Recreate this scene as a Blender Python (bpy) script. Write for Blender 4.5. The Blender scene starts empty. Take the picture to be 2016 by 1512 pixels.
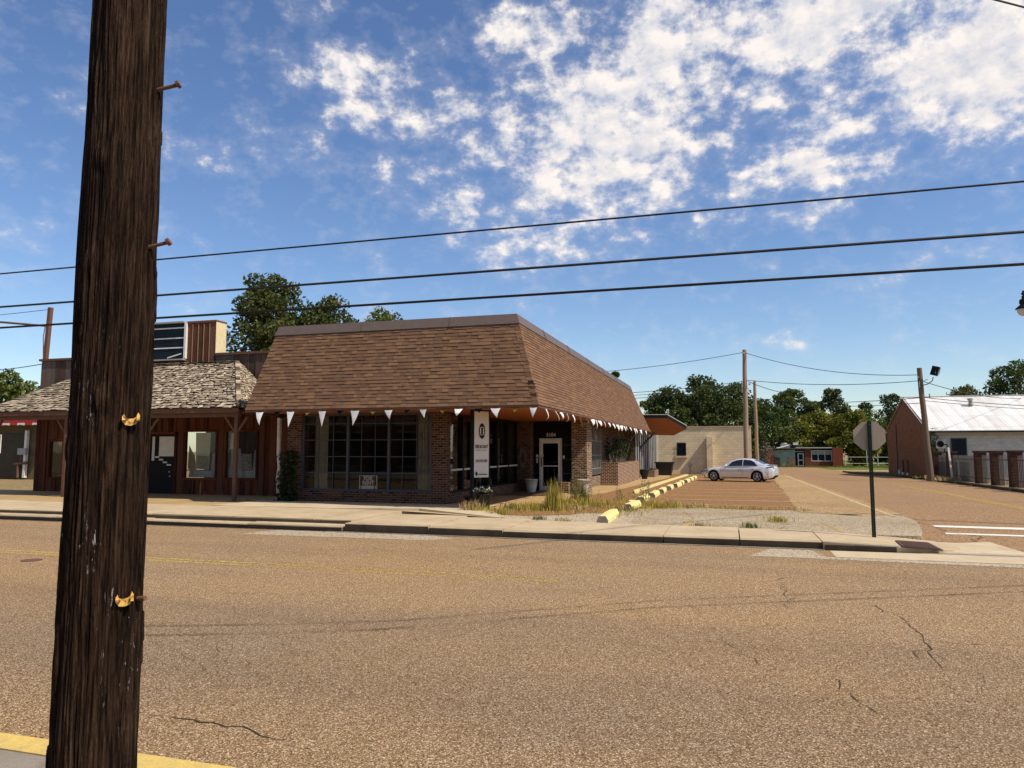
import bpy, bmesh, math, random
import numpy as np
from mathutils import Vector, Matrix, noise
random.seed(7); np.random.seed(7)
R = math.radians
S = bpy.context.scene
C = S.collection

# ------------------------------------------------------------------ camera
cam = bpy.data.cameras.new('camera'); co = bpy.data.objects.new('camera', cam); C.objects.link(co)
co.location = (0, 0, 1.9); co.rotation_euler = (R(90 + 5.136), 0, R(16.665))
cam.sensor_width = 36; cam.lens = 36 * 1424 / 2016; cam.clip_start = 0.05; cam.clip_end = 3000
S.camera = co
S.view_settings.view_transform = 'Standard'; S.view_settings.look = 'None'
S.view_settings.exposure = 0.05; S.view_settings.gamma = 1

# ------------------------------------------------------------------ sun and sky
SUN = Vector((1.0, -0.25, 1.30)).normalized()
sl = bpy.data.lights.new('sun', 'SUN'); sl.energy = 5.0; sl.angle = R(0.5); sl.color = (1.0, 0.905, 0.76)
so = bpy.data.objects.new('sun', sl); C.objects.link(so)
so.rotation_euler = SUN.to_track_quat('Z', 'Y').to_euler()
so.location = (20, -5, 30)

W = bpy.data.worlds.new('World'); S.world = W; W.use_nodes = True
def world():
    t = W.node_tree; t.nodes.clear()
    def n(ty, ins=(), **kw):
        nd = t.nodes.new(ty)
        for k, v in kw.items(): setattr(nd, k, v)
        for k, v in dict(ins).items():
            if isinstance(v, bpy.types.NodeSocket): t.links.new(v, nd.inputs[k])
            else: nd.inputs[k].default_value = v
        return nd
    def ma(op, a, b=0.0, clamp=False):
        return n('ShaderNodeMath', {0: a, 1: b}, operation=op, use_clamp=clamp).outputs[0]
    sky = n('ShaderNodeTexSky', sky_type='NISHITA', sun_disc=False)
    sky.sun_elevation = math.asin(SUN.z); sky.sun_rotation = math.atan2(SUN.x, SUN.y)
    sky.air_density = 1.0; sky.dust_density = 0.35; sky.ozone_density = 2.6
    hs = n('ShaderNodeHueSaturation', {'Hue': 0.507, 'Saturation': 1.12, 'Value': 0.136, 'Color': sky.outputs[0]})
    tc = n('ShaderNodeTexCoord'); sx = n('ShaderNodeSeparateXYZ', {0: tc.outputs['Generated']})
    az = ma('MULTIPLY', ma('ARCTAN2', sx.outputs[0], sx.outputs[1]), 57.2958)
    el = ma('MULTIPLY', ma('ARCSINE', sx.outputs[2]), 57.2958)
    P = n('ShaderNodeCombineXYZ', {0: az, 1: el}).outputs[0]
    # warp a little so that cloud banks have no regular outline
    wz = n('ShaderNodeTexNoise', {'Vector': P, 'Scale': 0.16, 'Detail': 3.0, 'Roughness': 0.6})
    wv = n('ShaderNodeVectorMath', {0: wz.outputs['Color'], 1: (0.5, 0.5, 0.5)}, operation='SUBTRACT')
    Pw = n('ShaderNodeVectorMath', {0: wv.outputs[0], 1: (5.0, 3.6, 0.0), 2: P}, operation='MULTIPLY_ADD').outputs[0]
    banks = [(-9.1, 23.8, 9.9, 6.5, 1.0), (-4.6, 28.7, 7.4, 4.8, 1.0), (-14.5, 18.0, 6.9, 4.1, 0.62), (-29.0, 27.9, 5.2, 2.1, 0.80), (-15.3, 30.9, 4.6, 1.9, 0.9), (6.9, 29.6, 9.5, 3.0, 1.15), (17.2, 25.2, 6.5, 5.2, 1.2), (2.9, 25.3, 2.7, 2.0, 0.85), (8.2, 23.1, 4.9, 2.0, 0.8), (6.6, 20.2, 6.6, 1.7, 0.9), (5.9, 17.6, 2.4, 1.8, 0.75), (-29.3, 25.7, 3.2, 1.5, 0.75), (-33.6, 22.7, 4.3, 2.1, 0.4), (-32.7, 31.3, 2.4, 1.5, 0.4), (-41.4, 21.8, 3.0, 2.2, 0.34), (-50.0, 23.2, 2.4, 1.2, 0.38), (-51.8, 14.1, 2.0, 1.3, 0.42), (3.3, 8.0, 3.2, 0.8, 0.4), (12.6, 12.8, 3.6, 0.7, 0.4), (-22.0, 25.3, 7.1, 2.4, 0.6), (-13.7, 15.3, 5.3, 1.9, 0.5), (17.8, 21.7, 3.3, 1.5, 0.85), (-24.4, 21.6, 4.9, 2.2, 0.5), (-19.9, 19.1, 5.0, 2.2, 0.55), (7.5, 26.1, 3.1, 1.6, 0.7), (-15.4, 11.4, 1.6, 0.7, 0.35), (-0.1, 17.7, 4.4, 1.1, 0.45),
             (40, 30, 25, 10, 0.8), (95, 35, 30, 14, 0.8), (-120, 40, 30, 14, 0.7), (170, 35, 40, 12, 0.8), (-20, 60, 60, 14, 0.7)]
    acc = None
    for a, e, ra, re, w in banks:
        ka, ke = 1 / (ra * 1.75), 1 / (re * 1.75)
        q = n('ShaderNodeVectorMath', {0: Pw, 1: (ka, ke, 0), 2: (-a * ka, -e * ke, 0)}, operation='MULTIPLY_ADD')
        ln = n('ShaderNodeVectorMath', {0: q.outputs[0]}, operation='LENGTH')
        mr = n('ShaderNodeMapRange', {'Value': ln.outputs['Value'], 'From Min': 0.0, 'From Max': 1.0, 'To Min': w, 'To Max': 0.0}, interpolation_type='SMOOTHSTEP')
        acc = mr.outputs[0] if acc is None else ma('MAXIMUM', acc, mr.outputs[0])
    def fbm(vec):
        big = n('ShaderNodeTexNoise', {'Vector': vec, 'Scale': 0.36, 'Detail': 10.0, 'Roughness': 0.61, 'Distortion': 0.08}, normalize=True)
        return big.outputs['Fac']
    stretch = n('ShaderNodeVectorMath', {0: P, 1: (0.85, 1.15, 1.0)}, operation='MULTIPLY').outputs[0]
    f0 = fbm(stretch)
    sh = n('ShaderNodeVectorMath', {0: stretch, 1: (0.55, 0.75, 0.0)}, operation='ADD').outputs[0]
    f1 = fbm(sh)
    cell = n('ShaderNodeTexNoise', {'Vector': n('ShaderNodeVectorMath', {0: P, 1: (0.8, 1.25, 1.0)}, operation='MULTIPLY').outputs[0], 'Scale': 0.85, 'Detail': 5.0, 'Roughness': 0.6}).outputs['Fac']
    dens = ma('ADD', ma('ADD', ma('MULTIPLY', ma('SUBTRACT', f0, 0.5), 2.4), ma('MULTIPLY', ma('SUBTRACT', cell, 0.5), 1.15)), ma('MULTIPLY', acc, 1.12))
    cov = n('ShaderNodeMapRange', {'Value': dens, 'From Min': 0.36, 'From Max': 1.16, 'To Min': 0.0, 'To Max': 0.95}, interpolation_type='SMOOTHSTEP').outputs[0]
    veil = n('ShaderNodeMapRange', {'Value': dens, 'From Min': 0.0, 'From Max': 0.7, 'To Min': 0.0, 'To Max': 0.18}).outputs[0]
    cov = ma('ADD', cov, veil, True)
    lit = n('ShaderNodeMapRange', {'Value': ma('SUBTRACT', f0, f1), 'From Min': -0.13, 'From Max': 0.12}, clamp=True).outputs[0]
    thick = n('ShaderNodeMapRange', {'Value': dens, 'From Min': 0.8, 'From Max': 1.9, 'To Min': 0.0, 'To Max': 0.35}).outputs[0]
    cc = n('ShaderNodeMix', {'Factor': lit, 6: (0.60, 0.63, 0.72, 1), 7: (1.0, 0.925, 0.87, 1)}, data_type='RGBA')
    cc2 = n('ShaderNodeMix', {'Factor': thick, 6: cc.outputs[2], 7: (0.70, 0.68, 0.71, 1)}, data_type='RGBA')
    mx = n('ShaderNodeMix', {'Factor': cov, 6: hs.outputs[0], 7: cc2.outputs[2]}, data_type='RGBA')
    bg = n('ShaderNodeBackground', {'Color': mx.outputs[2], 'Strength': 1.0})
    out = n('ShaderNodeOutputWorld', {0: bg.outputs[0]})
world()

# ------------------------------------------------------------------ helpers
SL = 0.0065
def gz(y):                                   # the lot and the side street fall gently away from the front street
    return 0.0 if y < 20 else -SL * (min(y, 120) - 20)

class MB:
    """collects faces in world coordinates; build() links them as one mesh object"""
    def __init__(s): s.v = []; s.f = []; s.sm = []; s.t = []; s.g = []
    def add(s, vs, fs, smooth=False, tint=0.5):
        o = len(s.v); s.v += [tuple(p) for p in vs]; s.g.append((len(vs), len(fs), len(s.f)))
        for f in fs:
            s.f.append([i + o for i in f]); s.sm.append(smooth); s.t.append(tint)
        return s
    def poly(s, pts, tint=0.5): return s.add(pts, [list(range(len(pts)))], False, tint)
    def box(s, x0, x1, y0, y1, z0, z1, tint=0.5):
        return s.add([(x0,y0,z0),(x1,y0,z0),(x1,y1,z0),(x0,y1,z0),(x0,y0,z1),(x1,y0,z1),(x1,y1,z1),(x0,y1,z1)],
                     [(0,3,2,1),(4,5,6,7),(0,1,5,4),(1,2,6,5),(2,3,7,6),(3,0,4,7)], False, tint)
    def obox(s, c, size, rz=0.0, rx=0.0, ry=0.0, tint=0.5):
        m = Matrix.Translation(c) @ Matrix.Rotation(rz,4,'Z') @ Matrix.Rotation(ry,4,'Y') @ Matrix.Rotation(rx,4,'X')
        a, b, d = size[0]/2, size[1]/2, size[2]/2
        p = [m @ Vector(q) for q in [(-a,-b,-d),(a,-b,-d),(a,b,-d),(-a,b,-d),(-a,-b,d),(a,-b,d),(a,b,d),(-a,b,d)]]
        return s.add(p, [(0,3,2,1),(4,5,6,7),(0,1,5,4),(1,2,6,5),(2,3,7,6),(3,0,4,7)], False, tint)
    def prism(s, pts, d, tint=0.5):            # polygon pts (3d) pushed along vector d
        n = len(pts); d = Vector(d); a = [Vector(p) for p in pts]; b = [p + d for p in a]
        fs = [list(range(n))[::-1], list(range(n, 2*n))] + [(i, (i+1) % n, n+(i+1) % n, n+i) for i in range(n)]
        return s.add(a + b, fs, False, tint)
    def bar(s, p, q, w, h=None, tint=0.5):     # a square bar between two points
        p, q = Vector(p), Vector(q); h = h or w
        d = (q - p).normalized(); up = Vector((0,0,1)) if abs(d.z) < 0.95 else Vector((0,1,0))
        a = d.cross(up).normalized(); b = a.cross(d).normalized()
        c = [a*w/2 + b*h/2, -a*w/2 + b*h/2, -a*w/2 - b*h/2, a*w/2 - b*h/2]
        return s.add([p+k for k in c] + [q+k for k in c], [(0,1,2,3),(7,6,5,4)] + [(i+4,(i+1)%4+4,(i+1)%4,i) for i in range(4)], False, tint)
    def tube(s, path, r, n=8, cap=True, tint=0.5):
        path = [Vector(p) for p in path]; rs = r if isinstance(r, (list, tuple)) else [r]*len(path)
        vs = []; fs = []
        prev = None
        for i, p in enumerate(path):
            d = (path[min(i+1, len(path)-1)] - path[max(i-1, 0)]).normalized()
            if prev is None:
                up = Vector((0,0,1)) if abs(d.z) < 0.9 else Vector((1,0,0)); a = d.cross(up).normalized()
            else: a = (prev - d * prev.dot(d)).normalized()
            prev = a; b = d.cross(a)
            for k in range(n):
                t = 2*math.pi*k/n; vs.append(p + (a*math.cos(t) + b*math.sin(t))*rs[i])
        for i in range(len(path)-1):
            for k in range(n):
                k2 = (k+1) % n; fs.append((i*n+k, i*n+k2, (i+1)*n+k2, (i+1)*n+k))
        s.add(vs, fs, True, tint)
        if cap:
            m = len(path)-1
            s.add(vs[:n], [list(range(n))[::-1]], False, tint); s.add(vs[m*n:], [list(range(n))], False, tint)
        return s
    def lathe(s, prof, c=(0,0,0), n=24, tint=0.5, smooth=True):
        vs = []; fs = []
        for r, z in prof:
            for k in range(n):
                t = 2*math.pi*k/n; vs.append((c[0]+r*math.cos(t), c[1]+r*math.sin(t), c[2]+z))
        for i in range(len(prof)-1):
            for k in range(n):
                k2 = (k+1) % n; fs.append((i*n+k, i*n+k2, (i+1)*n+k2, (i+1)*n+k))
        return s.add(vs, fs, smooth, tint)
    def sphere(s, c, r, n=12, sq=(1,1,1), tint=0.5):
        vs = []; fs = []; m = n//2
        for i in range(m+1):
            a = math.pi*i/m
            for k in range(n):
                b = 2*math.pi*k/n
                vs.append((c[0]+r*sq[0]*math.sin(a)*math.cos(b), c[1]+r*sq[1]*math.sin(a)*math.sin(b), c[2]+r*sq[2]*math.cos(a)))
        for i in range(m):
            for k in range(n):
                k2 = (k+1) % n; fs.append((i*n+k, (i+1)*n+k, (i+1)*n+k2, i*n+k2))
        return s.add(vs, fs, True, tint)
    def each(s, name, mat, parent=None):        # every piece collected becomes an object of its own
        o = 0; out = []
        for nv, nf, f0 in s.g:
            m = MB(); m.v = s.v[o:o+nv]; m.f = [[i-o for i in f] for f in s.f[f0:f0+nf]]; m.sm = s.sm[f0:f0+nf]; m.t = s.t[f0:f0+nf]; o += nv
            out.append(m.build(name, mat, parent))
        return out[0]
    def build(s, name, mat, parent=None, loc=None, uvrot=0.0):
        o0 = Vector(loc) if loc else Vector((0,0,0))
        if parent is not None: o0 = org(parent)
        me = bpy.data.meshes.new(name)
        V = np.array(s.v, dtype=float) - np.array(o0)
        me.from_pydata(V.tolist(), [], s.f); me.update()
        me.polygons.foreach_set('use_smooth', s.sm)
        nl = len(me.loops); lt = np.zeros(len(me.polygons), int); ls = np.zeros(len(me.polygons), int)
        me.polygons.foreach_get('loop_total', lt)
        vi = np.zeros(nl, int); me.loops.foreach_get('vertex_index', vi)
        no = np.zeros(len(me.polygons)*3); me.polygons.foreach_get('normal', no); no = np.abs(no.reshape(-1,3))
        ax = np.repeat(np.argmax(no, axis=1), lt)
        co_ = V[vi] + np.array(o0)
        uv = np.where((ax==2)[:,None], co_[:,[0,1]], np.where((ax==0)[:,None], co_[:,[1,2]], co_[:,[0,2]]))
        ul = me.uv_layers.new(name='uv'); ul.data.foreach_set('uv', uv.ravel())
        at = me.attributes.new('tint', 'FLOAT', 'FACE'); at.data.foreach_set('value', np.array(s.t, float))
        me.materials.append(mat)
        ob = bpy.data.objects.new(name, me); C.objects.link(ob)
        if parent is not None: ob.parent = parent
        elif loc: ob.location = loc
        return ob
def org(o):
    v = Vector((0,0,0))
    while o is not None: v += o.location; o = o.parent
    return v
def tag(o, label=None, cat=None, group=None, kind=None):
    if label: o['label'] = label
    if cat: o['category'] = cat
    if group: o['group'] = group
    if kind: o['kind'] = kind
    return o
def thing(name, loc, label, cat, group=None):
    o = bpy.data.objects.new(name, None); o.empty_display_size = 0.2; C.objects.link(o); o.location = loc
    return tag(o, label, cat, group)
def copy_tree(o, parent=None):
    c = o.copy(); C.objects.link(c)
    if parent is not None: c.parent = parent
    for ch in list(o.children): copy_tree(ch, c)
    return c
def rough(pts, jit=.09, step=.45, seed=1):       # ragged outline for patches of worn surfacing
    rr = random.Random(seed); out = []
    for (a, b) in zip(pts, pts[1:]+pts[:1]):
        n_ = max(1, min(60, int(math.dist(a, b)/step))); out.append(a)
        for k in range(1, n_): t = k/n_; out.append((a[0]+(b[0]-a[0])*t+rr.uniform(-jit,jit), a[1]+(b[1]-a[1])*t+rr.uniform(-jit,jit)))
    return out
def sheet(name, pts, off, mat, kind='structure', follow=True, skirt=0.0):
    """flat ground polygon that follows the fall of the ground"""
    bm = bmesh.new(); bm.faces.new([bm.verts.new((x, y, 0)) for x, y in pts])
    for yy in (20, 120):
        bmesh.ops.bisect_plane(bm, geom=bm.verts[:]+bm.edges[:]+bm.faces[:], plane_co=(0, yy, 0), plane_no=(0, 1, 0))
    for v in bm.verts: v.co.z = off + (gz(v.co.y) if follow else 0)
    bmesh.ops.recalc_face_normals(bm, faces=bm.faces[:])
    for f in bm.faces:
        if f.normal.z < 0: f.normal_flip()
    if skirt:
        ed = [e for e in bm.edges if e.is_boundary]; r_ = bmesh.ops.extrude_edge_only(bm, edges=ed)
        for v in r_['geom']:
            if isinstance(v, bmesh.types.BMVert): v.co.z -= skirt
    me = bpy.data.meshes.new(name); bm.to_mesh(me); bm.free()
    uv = me.uv_layers.new(name='uv')
    for l in me.loops: uv.data[l.index].uv = me.vertices[l.vertex_index].co.xy
    me.materials.append(mat); o = bpy.data.objects.new(name, me); C.objects.link(o)
    if kind: o['kind'] = kind
    return o
def text_mesh(txt, size, mat, m, name, parent, depth=0.002, sx=1.0, align='CENTER', bold=0.0):
    cu = bpy.data.curves.new(name, 'FONT'); cu.body = txt; cu.size = size; cu.extrude = depth; cu.align_x = align; cu.align_y = 'CENTER'; cu.offset = bold
    t = bpy.data.objects.new(name, cu); C.objects.link(t)
    dg = bpy.context.evaluated_depsgraph_get(); me = bpy.data.meshes.new_from_object(t.evaluated_get(dg))
    bpy.data.objects.remove(t); bpy.data.curves.remove(cu)
    me.transform(Matrix.Translation(-org(parent)) @ m @ Matrix.Diagonal((sx,1,1,1)))
    me.materials.clear(); me.materials.append(mat); me.name = name
    o = bpy.data.objects.new(name, me); C.objects.link(o); o.parent = parent
    return o

# ------------------------------------------------------------------ materials
class Mt:
    def __init__(s, name):
        s.m = bpy.data.materials.new(name); s.m.use_nodes = True; s.t = s.m.node_tree; s.t.nodes.clear()
        s.out = s.t.nodes.new('ShaderNodeOutputMaterial')
    def n(s, ty, ins=(), **kw):
        nd = s.t.nodes.new(ty)
        for k, v in kw.items(): setattr(nd, k, v)
        for k, v in dict(ins).items():
            if isinstance(v, bpy.types.NodeSocket): s.t.links.new(v, nd.inputs[k])
            else: nd.inputs[k].default_value = v
        return nd
    def ma(s, op, a, b=0.0, clamp=False): return s.n('ShaderNodeMath', {0: a, 1: b}, operation=op, use_clamp=clamp).outputs[0]
    def obj(s): return s.n('ShaderNodeTexCoord').outputs['Object']
    def uv(s): return s.n('ShaderNodeTexCoord').outputs['UV']
    def pos(s): return s.n('ShaderNodeNewGeometry').outputs['Position']
    def tint(s): return s.n('ShaderNodeAttribute', attribute_name='tint').outputs['Fac']
    def scale(s, v, k): return s.n('ShaderNodeVectorMath', {0: v, 1: k}, operation='MULTIPLY').outputs[0]
    def noise(s, v, sc, det=4.0, ro=0.6): return s.n('ShaderNodeTexNoise', {'Vector': v, 'Scale': sc, 'Detail': det, 'Roughness': ro}).outputs['Fac']
    def ramp(s, f, st, interp='LINEAR'):
        r = s.n('ShaderNodeValToRGB', {0: f}); e = r.color_ramp.elements; r.color_ramp.interpolation = interp
        while len(e) > 1: e.remove(e[0])
        for i, (p, c) in enumerate(st):
            x = e[0] if i == 0 else e.new(p)
            x.position = p; x.color = (*c, 1) if len(c) == 3 else c
        return r.outputs[0]
    def mix(s, f, a, b, mode='MIX'):
        def c(v): return (*v, 1) if isinstance(v, tuple) and len(v) == 3 else v
        return s.n('ShaderNodeMix', {0: f, 6: c(a), 7: c(b)}, data_type='RGBA', blend_type=mode).outputs[2]
    def rng(s, f, a, b, c=0.0, d=1.0): return s.n('ShaderNodeMapRange', {'Value': f, 'From Min': a, 'From Max': b, 'To Min': c, 'To Max': d}).outputs[0]
    def bump(s, h, st=0.3, dist=0.01): return s.n('ShaderNodeBump', {'Height': h, 'Strength': st, 'Distance': dist}).outputs[0]
    def done(s, col, rough=0.8, spec=0.3, metal=0.0, nrm=None, **kw):
        ins = {'Base Color': (*col, 1) if isinstance(col, tuple) and len(col) == 3 else col, 'Roughness': rough, 'Specular IOR Level': spec, 'Metallic': metal}
        if nrm is not None: ins['Normal'] = nrm
        ins.update(kw)
        b = s.n('ShaderNodeBsdfPrincipled', ins); s.t.links.new(b.outputs[0], s.out.inputs[0]); return s.m

def plain(name, a, b=None, sc=4.0, rough=0.7, spec=0.3, metal=0.0, bump=0.0, stretch=None):
    m = Mt(name); v = m.pos() if False else m.obj()
    if stretch: v = m.scale(v, stretch)
    f = m.noise(v, sc, 5.0, 0.65)
    b = b or tuple(x*0.8 for x in a)
    col = m.ramp(f, [(0.32, b), (0.68, a)])
    f2 = m.noise(v, sc*11, 3.0)
    return m.done(col, rough, spec, metal, m.bump(f2, bump, 0.01) if bump else None)

def m_asphalt(name, dark, mid, light, big=(1,1,1), sc=70.0, bias=0.0, lanes=False):
    m = Mt(name); p = m.pos()
    vo = m.n('ShaderNodeTexVoronoi', {'Vector': p, 'Scale': sc}); g = m.n('ShaderNodeSeparateColor', {0: vo.outputs['Color']}).outputs[0]
    n1 = m.noise(p, sc*0.45, 3.0, 0.7)
    fac = m.ma('ADD', m.ma('MULTIPLY', g, 0.62), m.ma('MULTIPLY', n1, 0.42))
    fac = m.ma('ADD', fac, bias)
    col = m.ramp(fac, [(0.18, dark), (0.46, mid), (0.66, tuple(x*1.15 for x in mid)), (0.92, light)])
    patch = m.noise(p, 0.22, 5.0, 0.65)
    col = m.mix(m.rng(patch, 0.35, 0.7, 0.0, 1.0), col, m.mix(1.0, col, big, 'MULTIPLY'))
    st = m.noise(m.scale(p, (0.18, 1.6, 1)), 0.8, 4.0, 0.6)          # worn lanes along the street
    col = m.mix(m.rng(st, 0.5, 0.75, 0.0, 0.45), col, m.mix(1.0, col, (0.78, 0.76, 0.78), 'MULTIPLY'))
    if lanes:                                   # polished, greyer wheel paths and oil-darkened lane centres
        y = m.n('ShaderNodeSeparateXYZ', {0: p}).outputs[1]; wob = m.ma('MULTIPLY', m.ma('SUBTRACT', m.noise(m.scale(p, (0.25, 1, 1)), 0.7, 3.0), 0.5), 2.4)
        for c, wd, amt in ((5.6, 2.6, 0.85), (7.6, 0.9, 0.5), (12.2, 0.8, 0.35), (13.7, 0.7, 0.3)):
            k = m.rng(m.ma('ABSOLUTE', m.ma('SUBTRACT', m.ma('ADD', y, wob), c)), 0.0, wd, amt, 0.0)
            col = m.mix(k, col, m.mix(1.0, col, (0.72, 0.76, 0.86), 'MULTIPLY'))
        ol = m.noise(p, 1.7, 5.0, 0.72); col = m.mix(m.rng(ol, 0.66, 0.72, 0.0, 0.5), col, m.mix(1.0, col, (0.5, 0.48, 0.48), 'MULTIPLY'))
    sp = m.noise(p, 2.3, 6.0, 0.7)
    col = m.mix(m.rng(sp, 0.62, 0.75, 0.0, 0.35), col, m.mix(1.0, col, (0.72, 0.70, 0.68), 'MULTIPLY'))
    return m.done(col, 0.9, 0.18, 0.0, m.bump(m.ma('ADD', g, n1), 0.7, 0.006))

def m_concrete(name, a, b, stain=(0.55,0.5,0.45), sc=1.2):
    m = Mt(name); p = m.pos()
    f = m.noise(p, sc, 7.0, 0.68); col = m.ramp(f, [(0.3, b), (0.7, a)])
    s2 = m.noise(p, 3.1, 6.0, 0.75); col = m.mix(m.rng(s2, 0.56, 0.72, 0.0, 0.7), col, m.mix(1.0, col, stain, 'MULTIPLY'))
    g = m.noise(p, 60.0, 3.0, 0.7); col = m.mix(m.rng(g, 0.35, 0.75, 0.0, 0.55), col, m.mix(1.0, col, (0.62,0.60,0.56), 'MULTIPLY'))
    return m.done(col, 0.92, 0.15, 0.0, m.bump(g, 0.4, 0.004))

def m_brick(name, cols, mortar, w=0.21, h=0.075, ms=0.011, rough=0.9, white=0.0, soot=None):
    m = Mt(name); u = m.uv()
    br = m.n('ShaderNodeTexBrick', {'Vector': u, 'Color1': (0,0,0,1), 'Color2': (1,1,1,1), 'Mortar': (0.5,0.5,0.5,1), 'Scale': 1.0, 'Mortar Size': ms, 'Mortar Smooth': 0.25, 'Bias': 0.0, 'Brick Width': w, 'Row Height': h})
    v = m.n('ShaderNodeSeparateColor', {0: br.outputs['Color']}).outputs[0]
    k = len(cols); col = m.ramp(v, [(i/(k-1), c) for i, c in enumerate(cols)])
    f = m.noise(u, 14.0, 5.0, 0.7); col = m.mix(m.rng(f, 0.4, 0.75, 0.0, 0.6), col, m.mix(1.0, col, (0.55,0.52,0.5), 'MULTIPLY'))
    if white:
        f2 = m.noise(m.scale(u, (1, 2.2, 1)), 7.0, 4.0, 0.7); col = m.mix(m.rng(f2, 0.66-white, 0.74-white, 0.0, 0.85), col, (0.55,0.48,0.40))
    mo = m.noise(u, 40.0, 3.0); mc = m.mix(mo, mortar, tuple(x*0.6 for x in mortar))
    col = m.mix(br.outputs['Fac'], col, mc)
    g = m.noise(u, 1.1, 5.0, 0.6); col = m.mix(m.rng(g, 0.45, 0.75, 0.0, 0.5), col, m.mix(1.0, col, soot or (0.6,0.58,0.56), 'MULTIPLY'))
    hgt = m.ma('SUBTRACT', m.ma('MULTIPLY', f, 0.3), br.outputs['Fac'])
    return m.done(col, rough, 0.15, 0.0, m.bump(hgt, 0.7, 0.012))

def m_block(name, a, b, w=0.41, h=0.205, ms=0.009):
    m = Mt(name); u = m.uv()
    br = m.n('ShaderNodeTexBrick', {'Vector': u, 'Color1': (0,0,0,1), 'Color2': (1,1,1,1), 'Mortar': (0,0,0,1), 'Scale': 1.0, 'Mortar Size': ms, 'Mortar Smooth': 0.4, 'Brick Width': w, 'Row Height': h})
    v = m.n('ShaderNodeSeparateColor', {0: br.outputs['Color']}).outputs[0]
    n1 = m.noise(u, 0.7, 6.0, 0.65); col = m.ramp(m.ma('ADD', m.ma('MULTIPLY', v, 0.25), m.ma('MULTIPLY', n1, 0.75)), [(0.3, b), (0.65, a)])
    col = m.mix(m.ma('MULTIPLY', br.outputs['Fac'], 0.55), col, tuple(x*0.45 for x in b))
    dr = m.noise(m.scale(u, (3.0, 0.25, 1)), 1.5, 5.0, 0.7); col = m.mix(m.rng(dr, 0.55, 0.8, 0.0, 0.5), col, m.mix(1.0, col, (0.7,0.66,0.6), 'MULTIPLY'))
    return m.done(col, 0.85, 0.2, 0.0, m.bump(m.ma('SUBTRACT', m.ma('MULTIPLY', n1, .2), br.outputs['Fac']), 0.5, 0.008))

def m_wood(name, cols, rough=0.85, grain=(9, 9, 0.7), spec=0.2, bump=0.5, use_tint=True):
    m = Mt(name); p = m.obj(); f = m.noise(m.scale(p, grain), 2.2, 6.0, 0.7)
    if use_tint: f = m.ma('ADD', m.ma('MULTIPLY', f, 0.55), m.ma('MULTIPLY', m.tint(), 0.45))
    k = len(cols); col = m.ramp(f, [(0.25 + 0.5*i/(k-1), c) for i, c in enumerate(cols)])
    g = m.noise(m.scale(p, tuple(x*5 for x in grain)), 3.0, 4.0)
    col = m.mix(m.rng(g, 0.5, 0.75, 0.0, 0.6), col, m.mix(1.0, col, (0.45,0.42,0.4), 'MULTIPLY'))
    return m.done(col, rough, spec, 0.0, m.bump(m.ma('ADD', f, g), bump, 0.01))

def m_tinted(name, cols, rough=0.9, nsc=30.0, bump=0.5, spec=0.15):
    m = Mt(name); t = m.tint(); p = m.pos(); k = len(cols)
    n1 = m.noise(p, nsc, 4.0, 0.7); f = m.ma('ADD', m.ma('MULTIPLY', t, 0.85), m.ma('MULTIPLY', n1, 0.2))
    col = m.ramp(f, [(0.1 + 0.8*i/(k-1), c) for i, c in enumerate(cols)])
    col = m.mix(m.rng(n1, 0.4, 0.7, 0.0, 0.45), col, m.mix(1.0, col, (0.6,0.58,0.56), 'MULTIPLY'))
    wx = m.noise(p, 0.5, 5.0, 0.6); col = m.mix(m.rng(wx, 0.45, 0.75, 0.0, 0.4), col, m.mix(1.0, col, (0.75,0.72,0.70), 'MULTIPLY'))
    return m.done(col, rough, spec, 0.0, m.bump(n1, bump, 0.006))

def m_leaf(name, cols, trans=0.28):
    m = Mt(name); t = m.tint(); k = len(cols); col = m.ramp(t, [(i/(k-1), c) for i, c in enumerate(cols)])
    b = m.n('ShaderNodeBsdfPrincipled', {'Base Color': col, 'Roughness': 0.55, 'Specular IOR Level': 0.25})
    tr = m.n('ShaderNodeBsdfTranslucent', {'Color': m.mix(1.0, col, (1.0, 1.15, 0.5), 'MULTIPLY')})
    mx = m.n('ShaderNodeMixShader', {0: trans, 1: b.outputs[0], 2: tr.outputs[0]}); m.t.links.new(mx.outputs[0], m.out.inputs[0]); return m.m

def m_glass(name, tintc=(0.55,0.58,0.58), refl=0.10, rough=0.02):
    m = Mt(name); lw = m.n('ShaderNodeLayerWeight', {'Blend': 0.35})
    f = m.n('ShaderNodeMath', {0: m.ma('POWER', lw.outputs['Facing'], 2.5), 1: 0.6, 2: refl*0.36}, operation='MULTIPLY_ADD').outputs[0]
    bmp = m.bump(m.noise(m.obj(), 1.3, 2.0), 0.05, 0.02)
    g = m.n('ShaderNodeBsdfGlossy', {'Color': (0.9,0.92,0.95,1), 'Roughness': rough, 'Normal': bmp}); t = m.n('ShaderNodeBsdfTransparent', {'Color': (*tintc, 1)})
    mx = m.n('ShaderNodeMixShader', {0: f, 1: t.outputs[0], 2: g.outputs[0]}); m.t.links.new(mx.outputs[0], m.out.inputs[0]); return m.m

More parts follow.
